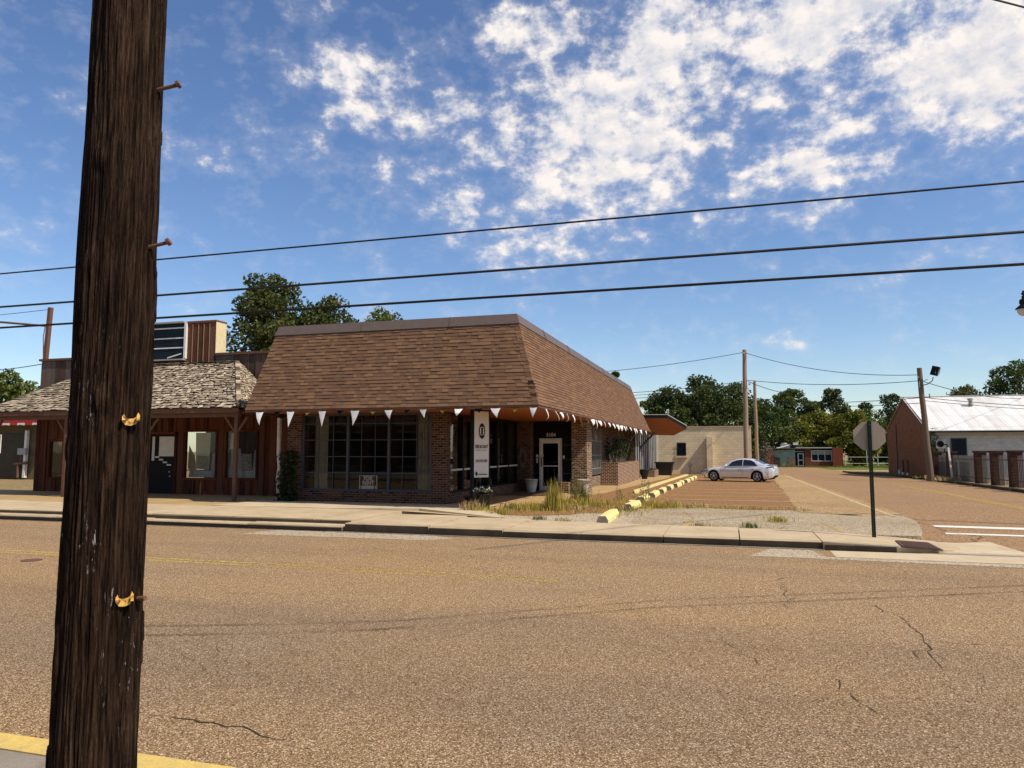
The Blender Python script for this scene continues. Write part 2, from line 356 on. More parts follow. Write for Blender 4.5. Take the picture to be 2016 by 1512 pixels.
def m_bark():
    m = Mt('weathered_pole_wood'); p = m.obj()
    wv = m.n('ShaderNodeTexNoise', {'Vector': m.scale(p, (3, 3, 1.4)), 'Scale': 1.0, 'Detail': 3.0}).outputs['Color']
    off = m.n('ShaderNodeVectorMath', {0: wv, 1: (0.045, 0.045, 0.0), 2: p}, operation='MULTIPLY_ADD').outputs[0]
    q = m.scale(off, (1, 1, 0.055)); q2 = m.scale(off, (1, 1, 0.10))
    f = m.noise(q, 62.0, 5.0, 0.7); f2 = m.noise(q2, 150.0, 3.0, 0.7); big = m.noise(p, 2.2, 4.0, 0.6)
    fac = m.ma('ADD', m.ma('ADD', m.ma('MULTIPLY', f, 0.75), m.ma('MULTIPLY', f2, 0.30)), m.ma('MULTIPLY', m.tint(), 0.30))
    col = m.ramp(fac, [(0.46, (0.004,0.003,0.002)), (0.60, (0.014,0.008,0.005)), (0.72, (0.046,0.026,0.016)), (0.86, (0.10,0.060,0.038)), (0.96, (0.16,0.10,0.066))])
    col = m.mix(m.rng(big, 0.35, 0.65, 0.0, 0.7), col, m.mix(1.0, col, (0.50,0.45,0.45), 'MULTIPLY'))
    z = m.n('ShaderNodeSeparateXYZ', {0: p}).outputs[2]      # bleached drips of sap, on the lower part of the pole
    low = m.rng(z, 2.3, 1.5, 0.0, 1.0); up_ = m.rng(z, 0.2, 0.6, 0.25, 1.0)
    dr = m.noise(m.scale(p, (1, 1, 0.2)), 62.0, 4.0, 0.7); cl = m.noise(m.scale(p, (1, 1, 0.5)), 5.0, 2.0)
    dr = m.ma('MULTIPLY', m.rng(dr, 0.62, 0.66, 0.0, 0.9), m.rng(cl, 0.52, 0.58, 0.0, 1.0))
    col = m.mix(m.ma('MULTIPLY', m.ma('MULTIPLY', dr, low), up_), col, (0.50,0.48,0.46))
    return m.done(col, 0.9, 0.08, 0.0, m.bump(m.ma('ADD', f, m.ma('MULTIPLY', f2, .5)), 1.0, 0.022))

def m_paint_metal(name, col, rough=0.35, rust=0.0, spec=0.5):
    m = Mt(name); p = m.obj(); n1 = m.noise(p, 6.0, 5.0, 0.7)
    c = m.mix(m.rng(n1, 0.4, 0.7, 0.0, 0.5), col, tuple(x*0.72 for x in col))
    if rust: c = m.mix(m.rng(m.noise(p, 30.0, 5.0, 0.7), 0.62-rust, 0.7-rust, 0.0, 0.9), c, (0.16,0.06,0.025))
    return m.done(c, rough, spec, 0.0, m.bump(n1, 0.1, 0.01))

M = {}
M['street'] = m_asphalt('street_asphalt', (0.030,0.017,0.008), (0.252,0.157,0.077), (0.88,0.72,0.50), big=(1.14,1.05,0.90), sc=125, lanes=True)
M['side'] = m_asphalt('side_street_asphalt', (0.06,0.034,0.018), (0.275,0.165,0.082), (0.50,0.36,0.22), big=(1.15,1.1,1.0), sc=45)
M['lot_grey'] = m_asphalt('old_grey_asphalt', (0.07,0.055,0.038), (0.39,0.31,0.20), (0.78,0.66,0.48), big=(0.72,0.68,0.62), sc=48)
M['lot_brown'] = m_asphalt('brown_lot_asphalt', (0.07,0.036,0.016), (0.24,0.125,0.050), (0.42,0.27,0.13), big=(1.12,1.05,0.95), sc=40)
M['lot_tan'] = m_asphalt('tan_gravel_asphalt', (0.12,0.075,0.035), (0.40,0.265,0.125), (0.72,0.55,0.32), big=(0.72,0.66,0.58), sc=34)
M['patch'] = m_asphalt('grey_asphalt_patch', (0.10,0.08,0.055), (0.42,0.335,0.225), (0.75,0.65,0.52), big=(0.9,0.9,0.9), sc=50)
M['conc'] = m_concrete('sidewalk_concrete', (0.58,0.455,0.29), (0.43,0.33,0.205))
M['conc_pale'] = m_concrete('pale_concrete', (0.62,0.50,0.335), (0.48,0.38,0.25))
M['conc_tan'] = m_concrete('tan_walkway', (0.50,0.35,0.17), (0.36,0.24,0.11))
M['conc_near'] = m_concrete('grey_sidewalk', (0.30,0.26,0.21), (0.20,0.17,0.14))
M['kerbface'] = m_concrete('dirty_shaded_kerb', (0.12,0.092,0.062), (0.055,0.042,0.028))  # dirt colour with the shade of the riser mixed in
M['dirt'] = m_asphalt('dry_ground', (0.10,0.065,0.03), (0.27,0.185,0.09), (0.45,0.33,0.18), big=(0.8,0.85,0.7), sc=16)
M['lawn'] = plain('mown_lawn', (0.15,0.17,0.03), (0.07,0.10,0.018), 0.6, 0.95, 0.1, bump=0.8)
M['yline'] = None
def m_line(name, col, wear):
    m = Mt(name); p = m.pos(); n1 = m.noise(p, 9.0, 6.0, 0.75)
    c = m.mix(m.rng(n1, 0.3, 0.7), tuple(x*0.7 for x in col), col)
    b = m.n('ShaderNodeBsdfPrincipled', {'Base Color': c, 'Roughness': 0.85, 'Specular IOR Level': 0.2}); t = m.n('ShaderNodeBsdfTransparent')
    n2 = m.noise(p, 26.0, 4.0, 0.7); f = m.rng(m.ma('ADD', m.ma('MULTIPLY', n2, 0.6), m.ma('MULTIPLY', n1, 0.4)), 0.40+wear, 0.46+wear, 0.0, 1.0)
    x = m.n('ShaderNodeMixShader', {0: f, 1: t.outputs[0], 2: b.outputs[0]}); m.t.links.new(x.outputs[0], m.out.inputs[0]); return m.m
M['yline'] = m_line('yellow_road_paint', (0.62,0.44,0.11), 0.06)
M['yline_faded'] = m_line('faded_yellow_road_paint', (0.60,0.42,0.10), 0.085)
M['wline'] = m_line('white_road_paint', (0.82,0.78,0.68), -0.06)
M['stall'] = m_line('faded_stall_paint', (0.62,0.50,0.28), 0.02)
M['ykerb'] = m_concrete('yellow_kerb_paint', (0.74,0.52,0.13), (0.50,0.37,0.15), stain=(0.42,0.42,0.5), sc=9)
M['ybump'] = m_concrete('pale_yellow_paint', (0.80,0.72,0.31), (0.66,0.56,0.22), stain=(0.6,0.5,0.35), sc=4)
M['crack'] = plain('crack_tar', (0.060,0.037,0.022), (0.03,0.019,0.012), 8)
M['brick_red'] = m_brick('old_red_brick', [(0.020,0.010,0.007),(0.068,0.026,0.014),(0.11,0.040,0.020),(0.15,0.058,0.026),(0.09,0.045,0.028)], (0.20,0.16,0.12), white=0.03)
M['brick_mix'] = m_brick('salvaged_brick', [(0.035,0.014,0.009),(0.13,0.045,0.020),(0.19,0.072,0.030),(0.10,0.036,0.018),(0.34,0.26,0.18)], (0.46,0.37,0.26), white=0.08, ms=0.013)
M['brick_plant'] = m_brick('planter_brick', [(0.030,0.011,0.008),(0.13,0.036,0.018),(0.19,0.058,0.028),(0.065,0.020,0.012)], (0.70,0.55,0.38), white=0.03, ms=0.012)
M['brick_gable'] = m_brick('brown_red_brick', [(0.15,0.058,0.028),(0.23,0.092,0.043),(0.28,0.115,0.053),(0.19,0.075,0.036)], (0.26,0.15,0.09), ms=0.008)
M['brick_far'] = m_brick('bright_red_brick', [(0.17,0.040,0.020),(0.26,0.062,0.028),(0.22,0.050,0.025)], (0.20,0.09,0.055))
M['brick_pillar'] = m_brick('dark_pillar_brick', [(0.03,0.012,0.009),(0.085,0.028,0.018),(0.055,0.018,0.013)], (0.13,0.09,0.065))
M['block_tan'] = m_block('tan_painted_block', (0.72,0.60,0.385), (0.58,0.475,0.30))
M['block_white'] = m_block('white_painted_block', (0.52,0.515,0.475), (0.41,0.405,0.37))
M['shingle'] = m_tinted('asphalt_shingle', [(0.014,0.008,0.006),(0.140,0.077,0.047),(0.165,0.091,0.053),(0.185,0.102,0.058),(0.225,0.124,0.066)])
M['shake'] = m_tinted('weathered_shake', [(0.040,0.028,0.020),(0.20,0.155,0.108),(0.36,0.285,0.20),(0.55,0.455,0.335)], nsc=12.0, bump=0.8)
M['fascia'] = m_paint_metal('brown_metal_fascia', (0.12,0.085,0.068), 0.5)
M['soffit'] = m_wood('orange_wood_soffit', [(0.19,0.050,0.010),(0.33,0.090,0.016),(0.40,0.125,0.026)], 0.55, (0.6, 9, 9), 0.3, 0.2, False)
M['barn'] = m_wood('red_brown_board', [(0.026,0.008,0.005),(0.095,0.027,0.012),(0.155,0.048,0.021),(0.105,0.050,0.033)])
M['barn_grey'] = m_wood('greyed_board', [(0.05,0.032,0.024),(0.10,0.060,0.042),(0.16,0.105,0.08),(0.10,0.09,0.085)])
M['barn_hi'] = m_wood('pale_red_board', [(0.06,0.022,0.012),(0.14,0.050,0.024),(0.22,0.085,0.045),(0.10,0.055,0.04)])  # paler red boards of the raised panel
M['post'] = m_wood('brown_post_wood', [(0.07,0.032,0.020),(0.14,0.070,0.042),(0.20,0.11,0.07)])
M['ply'] = m_wood('pale_plywood', [(0.62,0.50,0.28),(0.76,0.63,0.38)], 0.8, (3,3,0.6))
M['pole_far'] = m_wood('grey_pole_wood', [(0.20,0.135,0.085),(0.32,0.23,0.155),(0.42,0.32,0.22)])
M['pole_dark'] = m_wood('dark_pole_wood', [(0.09,0.060,0.038),(0.17,0.12,0.08),(0.24,0.18,0.125)])
M['plank'] = m_wood('old_fence_plank', [(0.12,0.09,0.065),(0.24,0.19,0.14),(0.33,0.27,0.20)])
M['plank_tan'] = m_wood('tan_fence_plank', [(0.22,0.165,0.10),(0.34,0.27,0.17),(0.42,0.34,0.23)])
M['bark'] = m_bark()
M['trunk'] = plain('tree_bark', (0.13,0.10,0.075), (0.06,0.045,0.035), 6, 0.9, 0.1, bump=0.6, stretch=(1,1,0.3))
M['black'] = m_paint_metal('black_metal', (0.008,0.008,0.009), 0.6, spec=0.15)
M['darkblue'] = m_paint_metal('dark_slate_frame', (0.040,0.044,0.058), 0.5)
M['alu'] = m_paint_metal('pale_aluminium', (0.55,0.54,0.51), 0.4)
M['white'] = m_paint_metal('white_paint', (0.74,0.71,0.65), 0.5)
M['pipe'] = plain('white_pipe', (0.62,0.56,0.48), (0.44,0.38,0.31), 3, 0.6)
M['grey_metal'] = m_paint_metal('grey_metal', (0.33,0.32,0.30), 0.45, rust=0.02)
M['rust'] = m_paint_metal('rusty_steel', (0.13,0.060,0.034), 0.75, rust=0.12)
M['grate'] = m_paint_metal('rusty_iron', (0.085,0.038,0.022), 0.8, rust=0.1)
M['darkgreen'] = m_paint_metal('dark_green_steel', (0.008,0.017,0.011), 0.55, spec=0.2)
M['signback'] = plain('bare_sign_aluminium', (0.36,0.30,0.225), (0.28,0.23,0.165), 2.0, 0.55, 0.4, 0.15, stretch=(3,3,0.5))
M['red'] = plain('red_sign_face', (0.45,0.02,0.02), (0.38,0.02,0.02), 3, 0.5)
M['maroon'] = plain('maroon_print', (0.22,0.022,0.022), (0.18,0.018,0.018), 3, 0.6)
M['banner'] = plain('white_vinyl', (0.70,0.64,0.57), (0.62,0.56,0.49), 1.5, 0.6, 0.3)
M['ink'] = plain('black_ink', (0.02,0.018,0.018), (0.015,0.014,0.014), 3, 0.7)
M['cloth'] = plain('white_cloth', (0.80,0.79,0.77), (0.70,0.69,0.67), 5, 0.9, 0.1)
M['cloth_black'] = plain('black_cloth', (0.015,0.015,0.022), (0.012,0.012,0.018), 5, 0.9, 0.1)
M['cloth_gold'] = plain('gold_cloth', (0.55,0.34,0.08), (0.42,0.25,0.06), 5, 0.9, 0.1)
M['curtain'] = plain('pale_curtain', (0.40,0.35,0.27), (0.27,0.235,0.18), 7, 0.9, 0.1, stretch=(6,6,0.3))
M['paper'] = plain('pale_paper', (0.78,0.76,0.68), (0.66,0.65,0.58), 5, 0.9, 0.1)
M['reflect_blue'] = plain('bluish_reflection', (0.46,0.49,0.54), (0.34,0.37,0.42), 4, 0.9, 0.1)  # colour of a reflection painted behind the storefront glass
M['print'] = plain('printed_paper', (0.55,0.54,0.48), (0.12,0.12,0.11), 14, 0.9, 0.1)
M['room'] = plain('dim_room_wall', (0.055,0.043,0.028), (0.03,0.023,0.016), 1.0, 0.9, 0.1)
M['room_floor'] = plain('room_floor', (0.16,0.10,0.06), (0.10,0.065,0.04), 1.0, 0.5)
M['glass'] = m_glass('window_glass', (0.84,0.85,0.82), 0.055)
M['glass_dark'] = m_glass('dark_window_glass', (0.25,0.27,0.27), 0.09)
M['glass_far'] = plain('far_window_glass', (0.014,0.021,0.030), (0.008,0.011,0.016), 2, 0.3, 0.08)
M['pot_white'] = plain('glazed_pot', (0.55,0.52,0.46), (0.47,0.44,0.39), 4, 0.45)
M['pot_black'] = plain('black_plastic_pot', (0.015,0.015,0.015), (0.01,0.01,0.01), 4, 0.4, 0.4)
M['soil'] = plain('potting_soil', (0.03,0.02,0.013), (0.015,0.01,0.007), 20, 0.95)
M['tin'] = None
def m_tin():
    m = Mt('white_tin_roof'); u = m.uv()
    br = m.n('ShaderNodeTexBrick', {'Vector': u, 'Color1': (0,0,0,1), 'Color2': (1,1,1,1), 'Mortar': (0,0,0,1), 'Scale': 1.0, 'Mortar Size': 0.018, 'Mortar Smooth': 0.1, 'Brick Width': 0.80, 'Row Height': 2.4}, offset=0.0)
    v = m.n('ShaderNodeSeparateColor', {0: br.outputs['Color']}).outputs[0]; n1 = m.noise(u, 0.9, 5.0, 0.65)
    col = m.ramp(m.ma('ADD', m.ma('MULTIPLY', v, .45), m.ma('MULTIPLY', n1, .6)), [(0.25, (0.60,0.57,0.53)), (0.5, (0.69,0.665,0.625)), (0.8, (0.77,0.75,0.715))])
    col = m.mix(m.ma('MULTIPLY', br.outputs['Fac'], 0.6), col, (0.25,0.22,0.20))
    st = m.noise(m.scale(u, (2.5, 0.2, 1)), 1.6, 5.0, 0.7); col = m.mix(m.rng(st, 0.58, 0.75, 0, .5), col, (0.50,0.42,0.36))
    return m.done(col, 0.55, 0.35, 0.1, m.bump(m.ma('SUBTRACT', m.ma('MULTIPLY', n1, .1), br.outputs['Fac']), 0.4, 0.01))
M['tin'] = m_tin()
M['mural'] = None
def m_mural():
    m = Mt('faded_mural'); p = m.obj(); n1 = m.noise(p, 1.6, 5.0, 0.7); z = m.n('ShaderNodeSeparateXYZ', {0: p}).outputs[2]
    f = m.ma('ADD', m.ma('MULTIPLY', n1, 0.9), m.ma('MULTIPLY', z, 0.12))
    col = m.ramp(f, [(0.35, (0.38,0.36,0.20)), (0.52, (0.30,0.34,0.24)), (0.66, (0.26,0.33,0.31)), (0.82, (0.42,0.48,0.50))])
    return m.done(col, 0.85)
M['mural'] = m_mural()
M['carpaint'] = None
def m_car():
    m = Mt('silver_car_paint'); f = m.noise(m.obj(), 220.0, 2.0)
    return m.done(m.mix(f, (0.62,0.62,0.63), (0.76,0.76,0.77)), 0.28, 0.5, 0.40, None, **{'Coat Weight': 0.6, 'Coat Roughness': 0.05})
M['carpaint'] = m_car()
M['carglass'] = plain('tinted_car_glass', (0.012,0.014,0.017), (0.008,0.009,0.011), 2, 0.05, 0.6)
M['rubber'] = plain('tyre_rubber', (0.014,0.014,0.014), (0.009,0.009,0.009), 9, 0.8, 0.2)
M['rim'] = m_paint_metal('alloy_rim', (0.50,0.50,0.51), 0.3)
M['chrome'] = Mt('chrome').done((0.75,0.75,0.76), 0.12, 0.5, 1.0)
M['lens_red'] = plain('red_lamp_lens', (0.05,0.006,0.006), (0.03,0.004,0.004), 4, 0.15, 0.6)
M['lens'] = plain('clear_lamp_lens', (0.30,0.31,0.33), (0.10,0.10,0.11), 14, 0.12, 0.6)
M['globe'] = plain('frosted_globe', (0.62,0.60,0.54), (0.50,0.48,0.43), 3, 0.25, 0.5)
M['batten_wall'] = plain('dark_siding', (0.020,0.019,0.018), (0.010,0.009,0.009), 3, 1.0, 0.0)
M['cable'] = plain('black_cable', (0.014,0.013,0.014), (0.01,0.01,0.01), 3, 0.6)
M['garage'] = m_block('beige_siding', (0.15,0.12,0.065), (0.10,0.08,0.043), 4.0, 0.2, 0.012)
M['green1'] = m_leaf('leaf_dark_green', [(0.011,0.021,0.006),(0.030,0.048,0.010),(0.064,0.090,0.020),(0.115,0.142,0.038)])
M['green2'] = m_leaf('leaf_mid_green', [(0.024,0.038,0.008),(0.065,0.090,0.016),(0.125,0.150,0.030),(0.20,0.205,0.06)])
M['green3'] = m_leaf('leaf_yellow_green', [(0.040,0.048,0.007),(0.105,0.115,0.013),(0.20,0.185,0.022),(0.32,0.24,0.045)])
M['green4'] = m_leaf('leaf_autumn_mix', [(0.018,0.030,0.008),(0.045,0.060,0.014),(0.085,0.098,0.024),(0.16,0.125,0.035)])
M['ivy'] = m_leaf('leaf_ivy', [(0.008,0.018,0.006),(0.018,0.036,0.010),(0.035,0.055,0.016)])
M['blade'] = m_leaf('grass_blade', [(0.13,0.135,0.018),(0.25,0.225,0.030),(0.42,0.32,0.060),(0.58,0.41,0.12)], 0.2)
M['blade_green'] = m_leaf('green_weed_blade', [(0.045,0.065,0.012),(0.10,0.12,0.02),(0.20,0.19,0.04)], 0.2)
M['deadtwig'] = m_leaf('dead_twig', [(0.09,0.075,0.055),(0.16,0.13,0.10),(0.24,0.20,0.16)], 0.05)
M['straw'] = m_leaf('dry_straw', [(0.24,0.16,0.06),(0.40,0.28,0.12),(0.55,0.42,0.22)], 0.1)
M['petal'] = m_leaf('white_petal', [(0.55,0.58,0.42),(0.78,0.78,0.68),(0.85,0.84,0.78)], 0.2)
M['ykerb_hw'] = m_paint_metal('yellow_hardware', (0.78,0.45,0.09), 0.6, rust=0.10)
M['ykerb_pale'] = m_concrete('pale_yellow_kerb', (0.74,0.66,0.30), (0.60,0.52,0.22), stain=(0.6,0.52,0.4), sc=3)
M['yline_ghost'] = m_line('almost_worn_off_yellow_paint', (0.55,0.40,0.13), 0.14)
M['picket'] = m_paint_metal('dull_grey_picket', (0.17,0.17,0.16), 0.55)
def m_awn():
    m = Mt('striped_awning'); x = m.n('ShaderNodeSeparateXYZ', {0: m.obj()}).outputs[0]
    f = m.ma('GREATER_THAN', m.ma('FRACT', m.ma('MULTIPLY', x, 1/1.36)), 0.5)
    return m.done(m.mix(f, (0.45,0.03,0.03), (0.72,0.70,0.66)), 0.8)
M['awning'] = m_awn()
def m_wireshadow():  # see-through dark colour that paints a wire's shadow
    m = Mt('wire_shadow_mark'); p = m.pos(); n1 = m.noise(p, 1.2, 4.0, 0.7); n2 = m.noise(p, 40.0, 2.0)
    b = m.n('ShaderNodeBsdfPrincipled', {'Base Color': (0.05,0.032,0.02,1), 'Roughness': 0.9, 'Specular IOR Level': 0.1}); t = m.n('ShaderNodeBsdfTransparent')
    f = m.ma('MULTIPLY', m.rng(n1, 0.3, 0.7, 0.05, 0.5), m.rng(n2, 0.35, 0.65, 0.3, 1.0))
    x = m.n('ShaderNodeMixShader', {0: f, 1: t.outputs[0], 2: b.outputs[0]}); m.t.links.new(x.outputs[0], m.out.inputs[0]); return m.m
M['wireshadow'] = m_wireshadow()

# ------------------------------------------------------------------ ground, streets, pavements
sheet('ground', [(-500,-300),(500,-300),(500,900),(-500,900)], -0.10, M['dirt'])
sheet('front_street', [(-160,3.33),(160,3.33),(160,15.12),(-160,15.12)], 0.0, M['street'])
sheet('side_street', [(3.2,15.12),(13.05,15.12),(13.05,64),(11.5,70),(11.0,108),(4.35,108),(4.35,60),(4.5,26),(3.2,24)], 0.0, M['side'])
sheet('cross_street', [(-60,64.5),(4.35,64.5),(4.35,104),(-60,104)], 0.004, M['side'])
sheet('cross_street', [(11.15,80),(90,80),(90,90),(11.05,90)], 0.004, M['lot_tan'])
# near pavement with its yellow kerb
nb = MB(); nb.box(-60,40,-12,3.37,-0.2,0.145); nb.build('near_sidewalk', M['conc_near'])['kind'] = 'structure'
nb = MB()
x = -60.0
while x < 40:
    w = 2.95; nb.box(x, x+w, 3.375, 3.55+random.uniform(-.008,.008), -0.2, 0.152+random.uniform(-.004,.004)); x += w+0.012
nb.build('yellow_kerb', M['ykerb'])['kind'] = 'structure'

# far pavement: separate slabs with open joints, kerb face to the street
fs = MB(); random.seed(3)
def slab(x0, x1, y0, y1, z):
    z += random.uniform(-.004,.004); b = 0.018
    fs.add([(x0,y0,-.1),(x1,y0,-.1),(x1,y1,-.1),(x0,y1,-.1),(x0,y0,z-b),(x1,y0,z-b),(x1,y1,z),(x0,y1,z),(x0,y0+b,z),(x1,y0+b,z)],
           [(0,1,5,4),(4,5,9,8),(8,9,6,7),(1,2,6,9,5),(2,3,7,6),(3,0,4,8,7)])
xs = [-8.55,-6.45,-4.72,-3.02,-1.32,0.16,1.66]
for i in range(len(xs)-1):
    zz = 0.20 if i == 0 else (0.175 if i == 1 else 0.150)
    slab(xs[i], xs[i+1]-0.022, 15.12, 17.62 - 0.1*i, zz)
# last slab with the rounded corner
pts = [(1.66,15.02),(2.9,14.98),(3.5,15.10),(3.95,15.42),(4.18,15.85),(4.2,16.35),(3.9,16.75),(3.2,16.85),(1.66,17.05)]
def cz(x): return .145 if x < 2.3 else (.145-.10*(x-2.3)/1.5 if x < 3.8 else max(.012,.045-.08*(x-3.8)))
n_ = len(pts); ring = [(px,py,-.1) for px,py in pts] + [(px,py,cz(px)) for px,py in pts] + [(2.6,16.0,cz(2.6)),(3.4,16.0,cz(3.4)),(3.8,16.0,cz(3.8))]
top_ = [(0,1,n_,8,),]
fs.add(ring, [(i,(i+1)%n_,n_+(i+1)%n_,n_+i) for i in range(n_)] + [(n_+0,n_+1,2*n_,n_+8),(n_+1,n_+2,2*n_+1,2*n_),(n_+2,n_+3,2*n_+2,2*n_+1),(n_+3,n_+4,2*n_+2),(n_+4,n_+5,2*n_+2),(n_+5,n_+6,2*n_+2),(n_+6,n_+7,2*n_+1,2*n_+2),(n_+7,n_+8,2*n_,2*n_+1)])
fs.build('far_sidewalk', M['conc'])['kind'] = 'structure'
# kerb skins: dirty riser, darkened further to paint in its shade, a few millimetres proud of the slabs
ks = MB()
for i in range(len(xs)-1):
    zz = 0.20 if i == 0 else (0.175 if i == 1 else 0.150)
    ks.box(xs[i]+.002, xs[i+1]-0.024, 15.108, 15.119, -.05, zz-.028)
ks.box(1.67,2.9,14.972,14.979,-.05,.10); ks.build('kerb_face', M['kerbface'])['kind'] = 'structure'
# old two-step kerb in front of the wooden building
lk = MB(); x = -60.0
while x < -8.6:
    w = min(3.05, -8.6-x); zz = 0.125+random.uniform(-.012,.012)
    lk.add([(x,15.12,-.1),(x+w-.02,15.10,-.1),(x+w-.02,15.52,-.1),(x,15.52,-.1),(x,15.14,zz-.02),(x+w-.02,15.13,zz-.03),(x+w-.02,15.52,zz),(x,15.52,zz)],
           [(0,1,5,4),(4,5,6,7),(1,2,6,5),(2,3,7,6),(3,0,4,7)]); x += w
lk.build('old_kerb', M['conc'])['kind'] = 'structure'
lk = MB(); lk.box(-60,-8.63,15.09,15.098,-.05,.088); lk.box(-60,-8.63,15.508,15.5185,.05,.197); lk.build('kerb_face', M['kerbface'])['kind'] = 'structure'  # dark skins on both risers, their shade put into the colour
lt = MB(); x = -60.0; random.seed(5)
while x < -8.6:
    w = min(2.4, -8.6-x); fs2 = 0.225+random.uniform(-.008,.008)
    lt.box(x, x+w-.02, 15.525, 18.3, -.1, fs2); x += w
lt.build('upper_sidewalk', M['conc'])['kind'] = 'structure'
sheet('storefront_walk', [(-60,18.32),(-14.9,18.32),(-14.9,23.4),(-60,23.4)], 0.19, M['conc_tan'], follow=False)
sheet('storefront_walk', [(-14.88,18.32),(-12.0,18.32),(-9.6,19.05),(-5.6,17.66),(-5.62,18.2),(-6.9,19.9),(-6.9,21.6),(-14.88,21.6)], 0.166, M['conc'], follow=False)
ap = MB()                                       # raised apron slab whose edge tapers towards the lot
ap.add([(-14.86,18.34,.05),(-11.0,18.40,.05),(-8.4,18.95,.05),(-5.65,17.72,.05),(-14.86,18.34,.232),(-11.0,18.40,.232),(-8.4,18.95,.235),(-5.65,17.72,.172),(-6.2,19.2,.175),(-7.4,20.6,.2),(-14.86,20.6,.215)],
       [(0,1,5,4),(1,2,6,5),(2,3,7,6),(4,5,6,7,8,9,10)])
ap.build('apron_slab', M['conc_pale'])['kind'] = 'structure'
sheet('entry_walk', [(-8.62,20.62),(-6.75,20.62),(-5.1,31),(-4.1,52),(-4.6,62.5),(-6.42,62.5),(-6.42,30.2),(-8.62,30.2)], 0.150, M['conc_tan'], skirt=.06)
sheet('weed_bed', rough([(-6.6,19.3),(-5.2,18.9),(-3.6,20.3),(-2.7,22.2),(-2.7,25.5),(-4.2,27.5),(-5.3,30),(-5.9,25.5),(-6.6,21.5)], 0.16, 0.3), 0.116, M['lot_brown'])
sheet('grey_lot', [(-6.9,17.0),(1.6,17.0),(2.6,16.88),(3.75,16.95),(4.05,18.2),(4.45,20.5),(4.53,24.5),(-6.9,24.5)], 0.105, M['lot_grey'], skirt=.13)
sheet('brown_lot', rough([(-6.35,26),(-4.3,23.2),(-2.6,22.5),(-1.0,23.6),(0.6,23.0),(2.0,23.4),(2.75,50),(3.9,64.4),(-6.35,64.4)], 0.1, 0.5), 0.110, M['lot_brown'])
sheet('tan_strip', rough([(1.9,22.6),(3.4,21.6),(4.50,22.4),(4.50,24),(4.32,62),(2.95,62),(2.70,50)], 0.07, 0.5), 0.114, M['lot_tan'], skirt=.13)
sheet('edge_line', [(4.12,21.8),(4.24,21.8),(4.12,58),(4.0,58)], 0.118, M['stall'])
sheet('gravel_patch', rough([(-6.7,17.55),(-2.2,17.45),(-2.5,19.6),(-3.2,21.3),(-5.1,20.9),(-6.0,19.3)], 0.12, 0.3), 0.110, M['patch'])
sheet('asphalt_patch', rough([(-10.6,14.05),(-6.1,14.15),(-5.6,14.6),(-6.3,14.96),(-10.2,14.98)], 0.03, 0.3), 0.004, M['patch'])
sheet('gutter', [(-9,15.0),(1.7,14.95),(1.7,15.105),(-9,15.115)], 0.006, M['conc_pale'])
sheet('gutter', [(1.75,14.05),(12,14.0),(12,14.75),(5.2,14.8),(5.05,17.2),(4.42,16.85),(3.6,16.9),(3.3,14.95),(1.75,14.9)], 0.006, M['conc_pale'])
sheet('gutter', [(0.3,13.8),(12,13.4),(12,13.98),(1.6,14.03),(1.4,14.9),(0.7,14.9)], 0.004, M['patch'])
# right-hand kerb and verge of the side street
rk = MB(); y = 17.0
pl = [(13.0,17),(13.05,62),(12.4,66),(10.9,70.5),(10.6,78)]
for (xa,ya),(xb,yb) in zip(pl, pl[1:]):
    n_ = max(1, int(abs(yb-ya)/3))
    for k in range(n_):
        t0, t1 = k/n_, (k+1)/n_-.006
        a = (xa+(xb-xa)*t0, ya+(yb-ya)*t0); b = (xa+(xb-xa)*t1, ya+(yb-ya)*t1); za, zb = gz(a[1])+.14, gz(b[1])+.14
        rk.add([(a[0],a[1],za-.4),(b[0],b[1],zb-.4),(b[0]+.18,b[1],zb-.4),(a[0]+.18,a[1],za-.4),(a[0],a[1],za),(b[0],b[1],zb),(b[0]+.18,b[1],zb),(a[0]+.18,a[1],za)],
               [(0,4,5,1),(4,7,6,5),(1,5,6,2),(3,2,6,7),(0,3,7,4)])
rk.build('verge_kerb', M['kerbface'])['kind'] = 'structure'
sheet('verge', [(13.19,17),(90,17),(90,79.5),(10.8,79.5),(11.1,70.6),(12.6,66.1),(13.24,62)], 0.10, M['dirt'])
sheet('far_lawn', [(-60,104.1),(90,104.1),(90,180),(-60,180)], 0.02, M['lawn'])
sheet('corner_lawn', [(11.2,90.1),(90,90.1),(90,104),(11.0,104)], 0.02, M['lawn'])
sheet('gable_verge', [(12.75,57.5),(13.9,57.5),(13.9,75.5),(11.1,75.5),(11.3,70.6),(12.75,66.1)], 0.118, M['lawn'])
# painted lines
for dy in (0, 0.22):
    sheet('centre_line', [(-90,10.02+dy),(-7.6,10.28+dy),(-7.6,10.38+dy),(-90,10.12+dy)], 0.004, M['yline'])
    sheet('centre_line', [(-7.58,10.28+dy),(-2.4,10.30+dy),(-2.4,10.40+dy),(-7.58,10.38+dy)], 0.004, M['yline_faded'])
sheet('faded_line', [(-3.72,5.35),(-3.64,5.30),(-3.37,7.35),(-3.44,7.4)], 0.004, M['yline_ghost'])
for dx in (0, 0.24):
    sheet('side_centre_line', [(8.80+dx,17.5),(8.90+dx,17.5),(9.42+dx,60),(9.32+dx,60)], 0.004, M['yline_faded'])
    sheet('side_centre_line', [(8.96+dx,26.5),(9.06+dx,26.5),(9.30+dx,44),(9.20+dx,44)], 0.008, M['yline'])
sheet('crosswalk_bar', [(4.75,20.15),(6.85,20.0),(6.85,20.55),(4.78,20.62)], 0.004, M['wline'])
sheet('crosswalk_bar', [(4.6,18.55),(7.6,18.4),(7.6,18.72),(4.66,18.85)], 0.004, M['wline'])
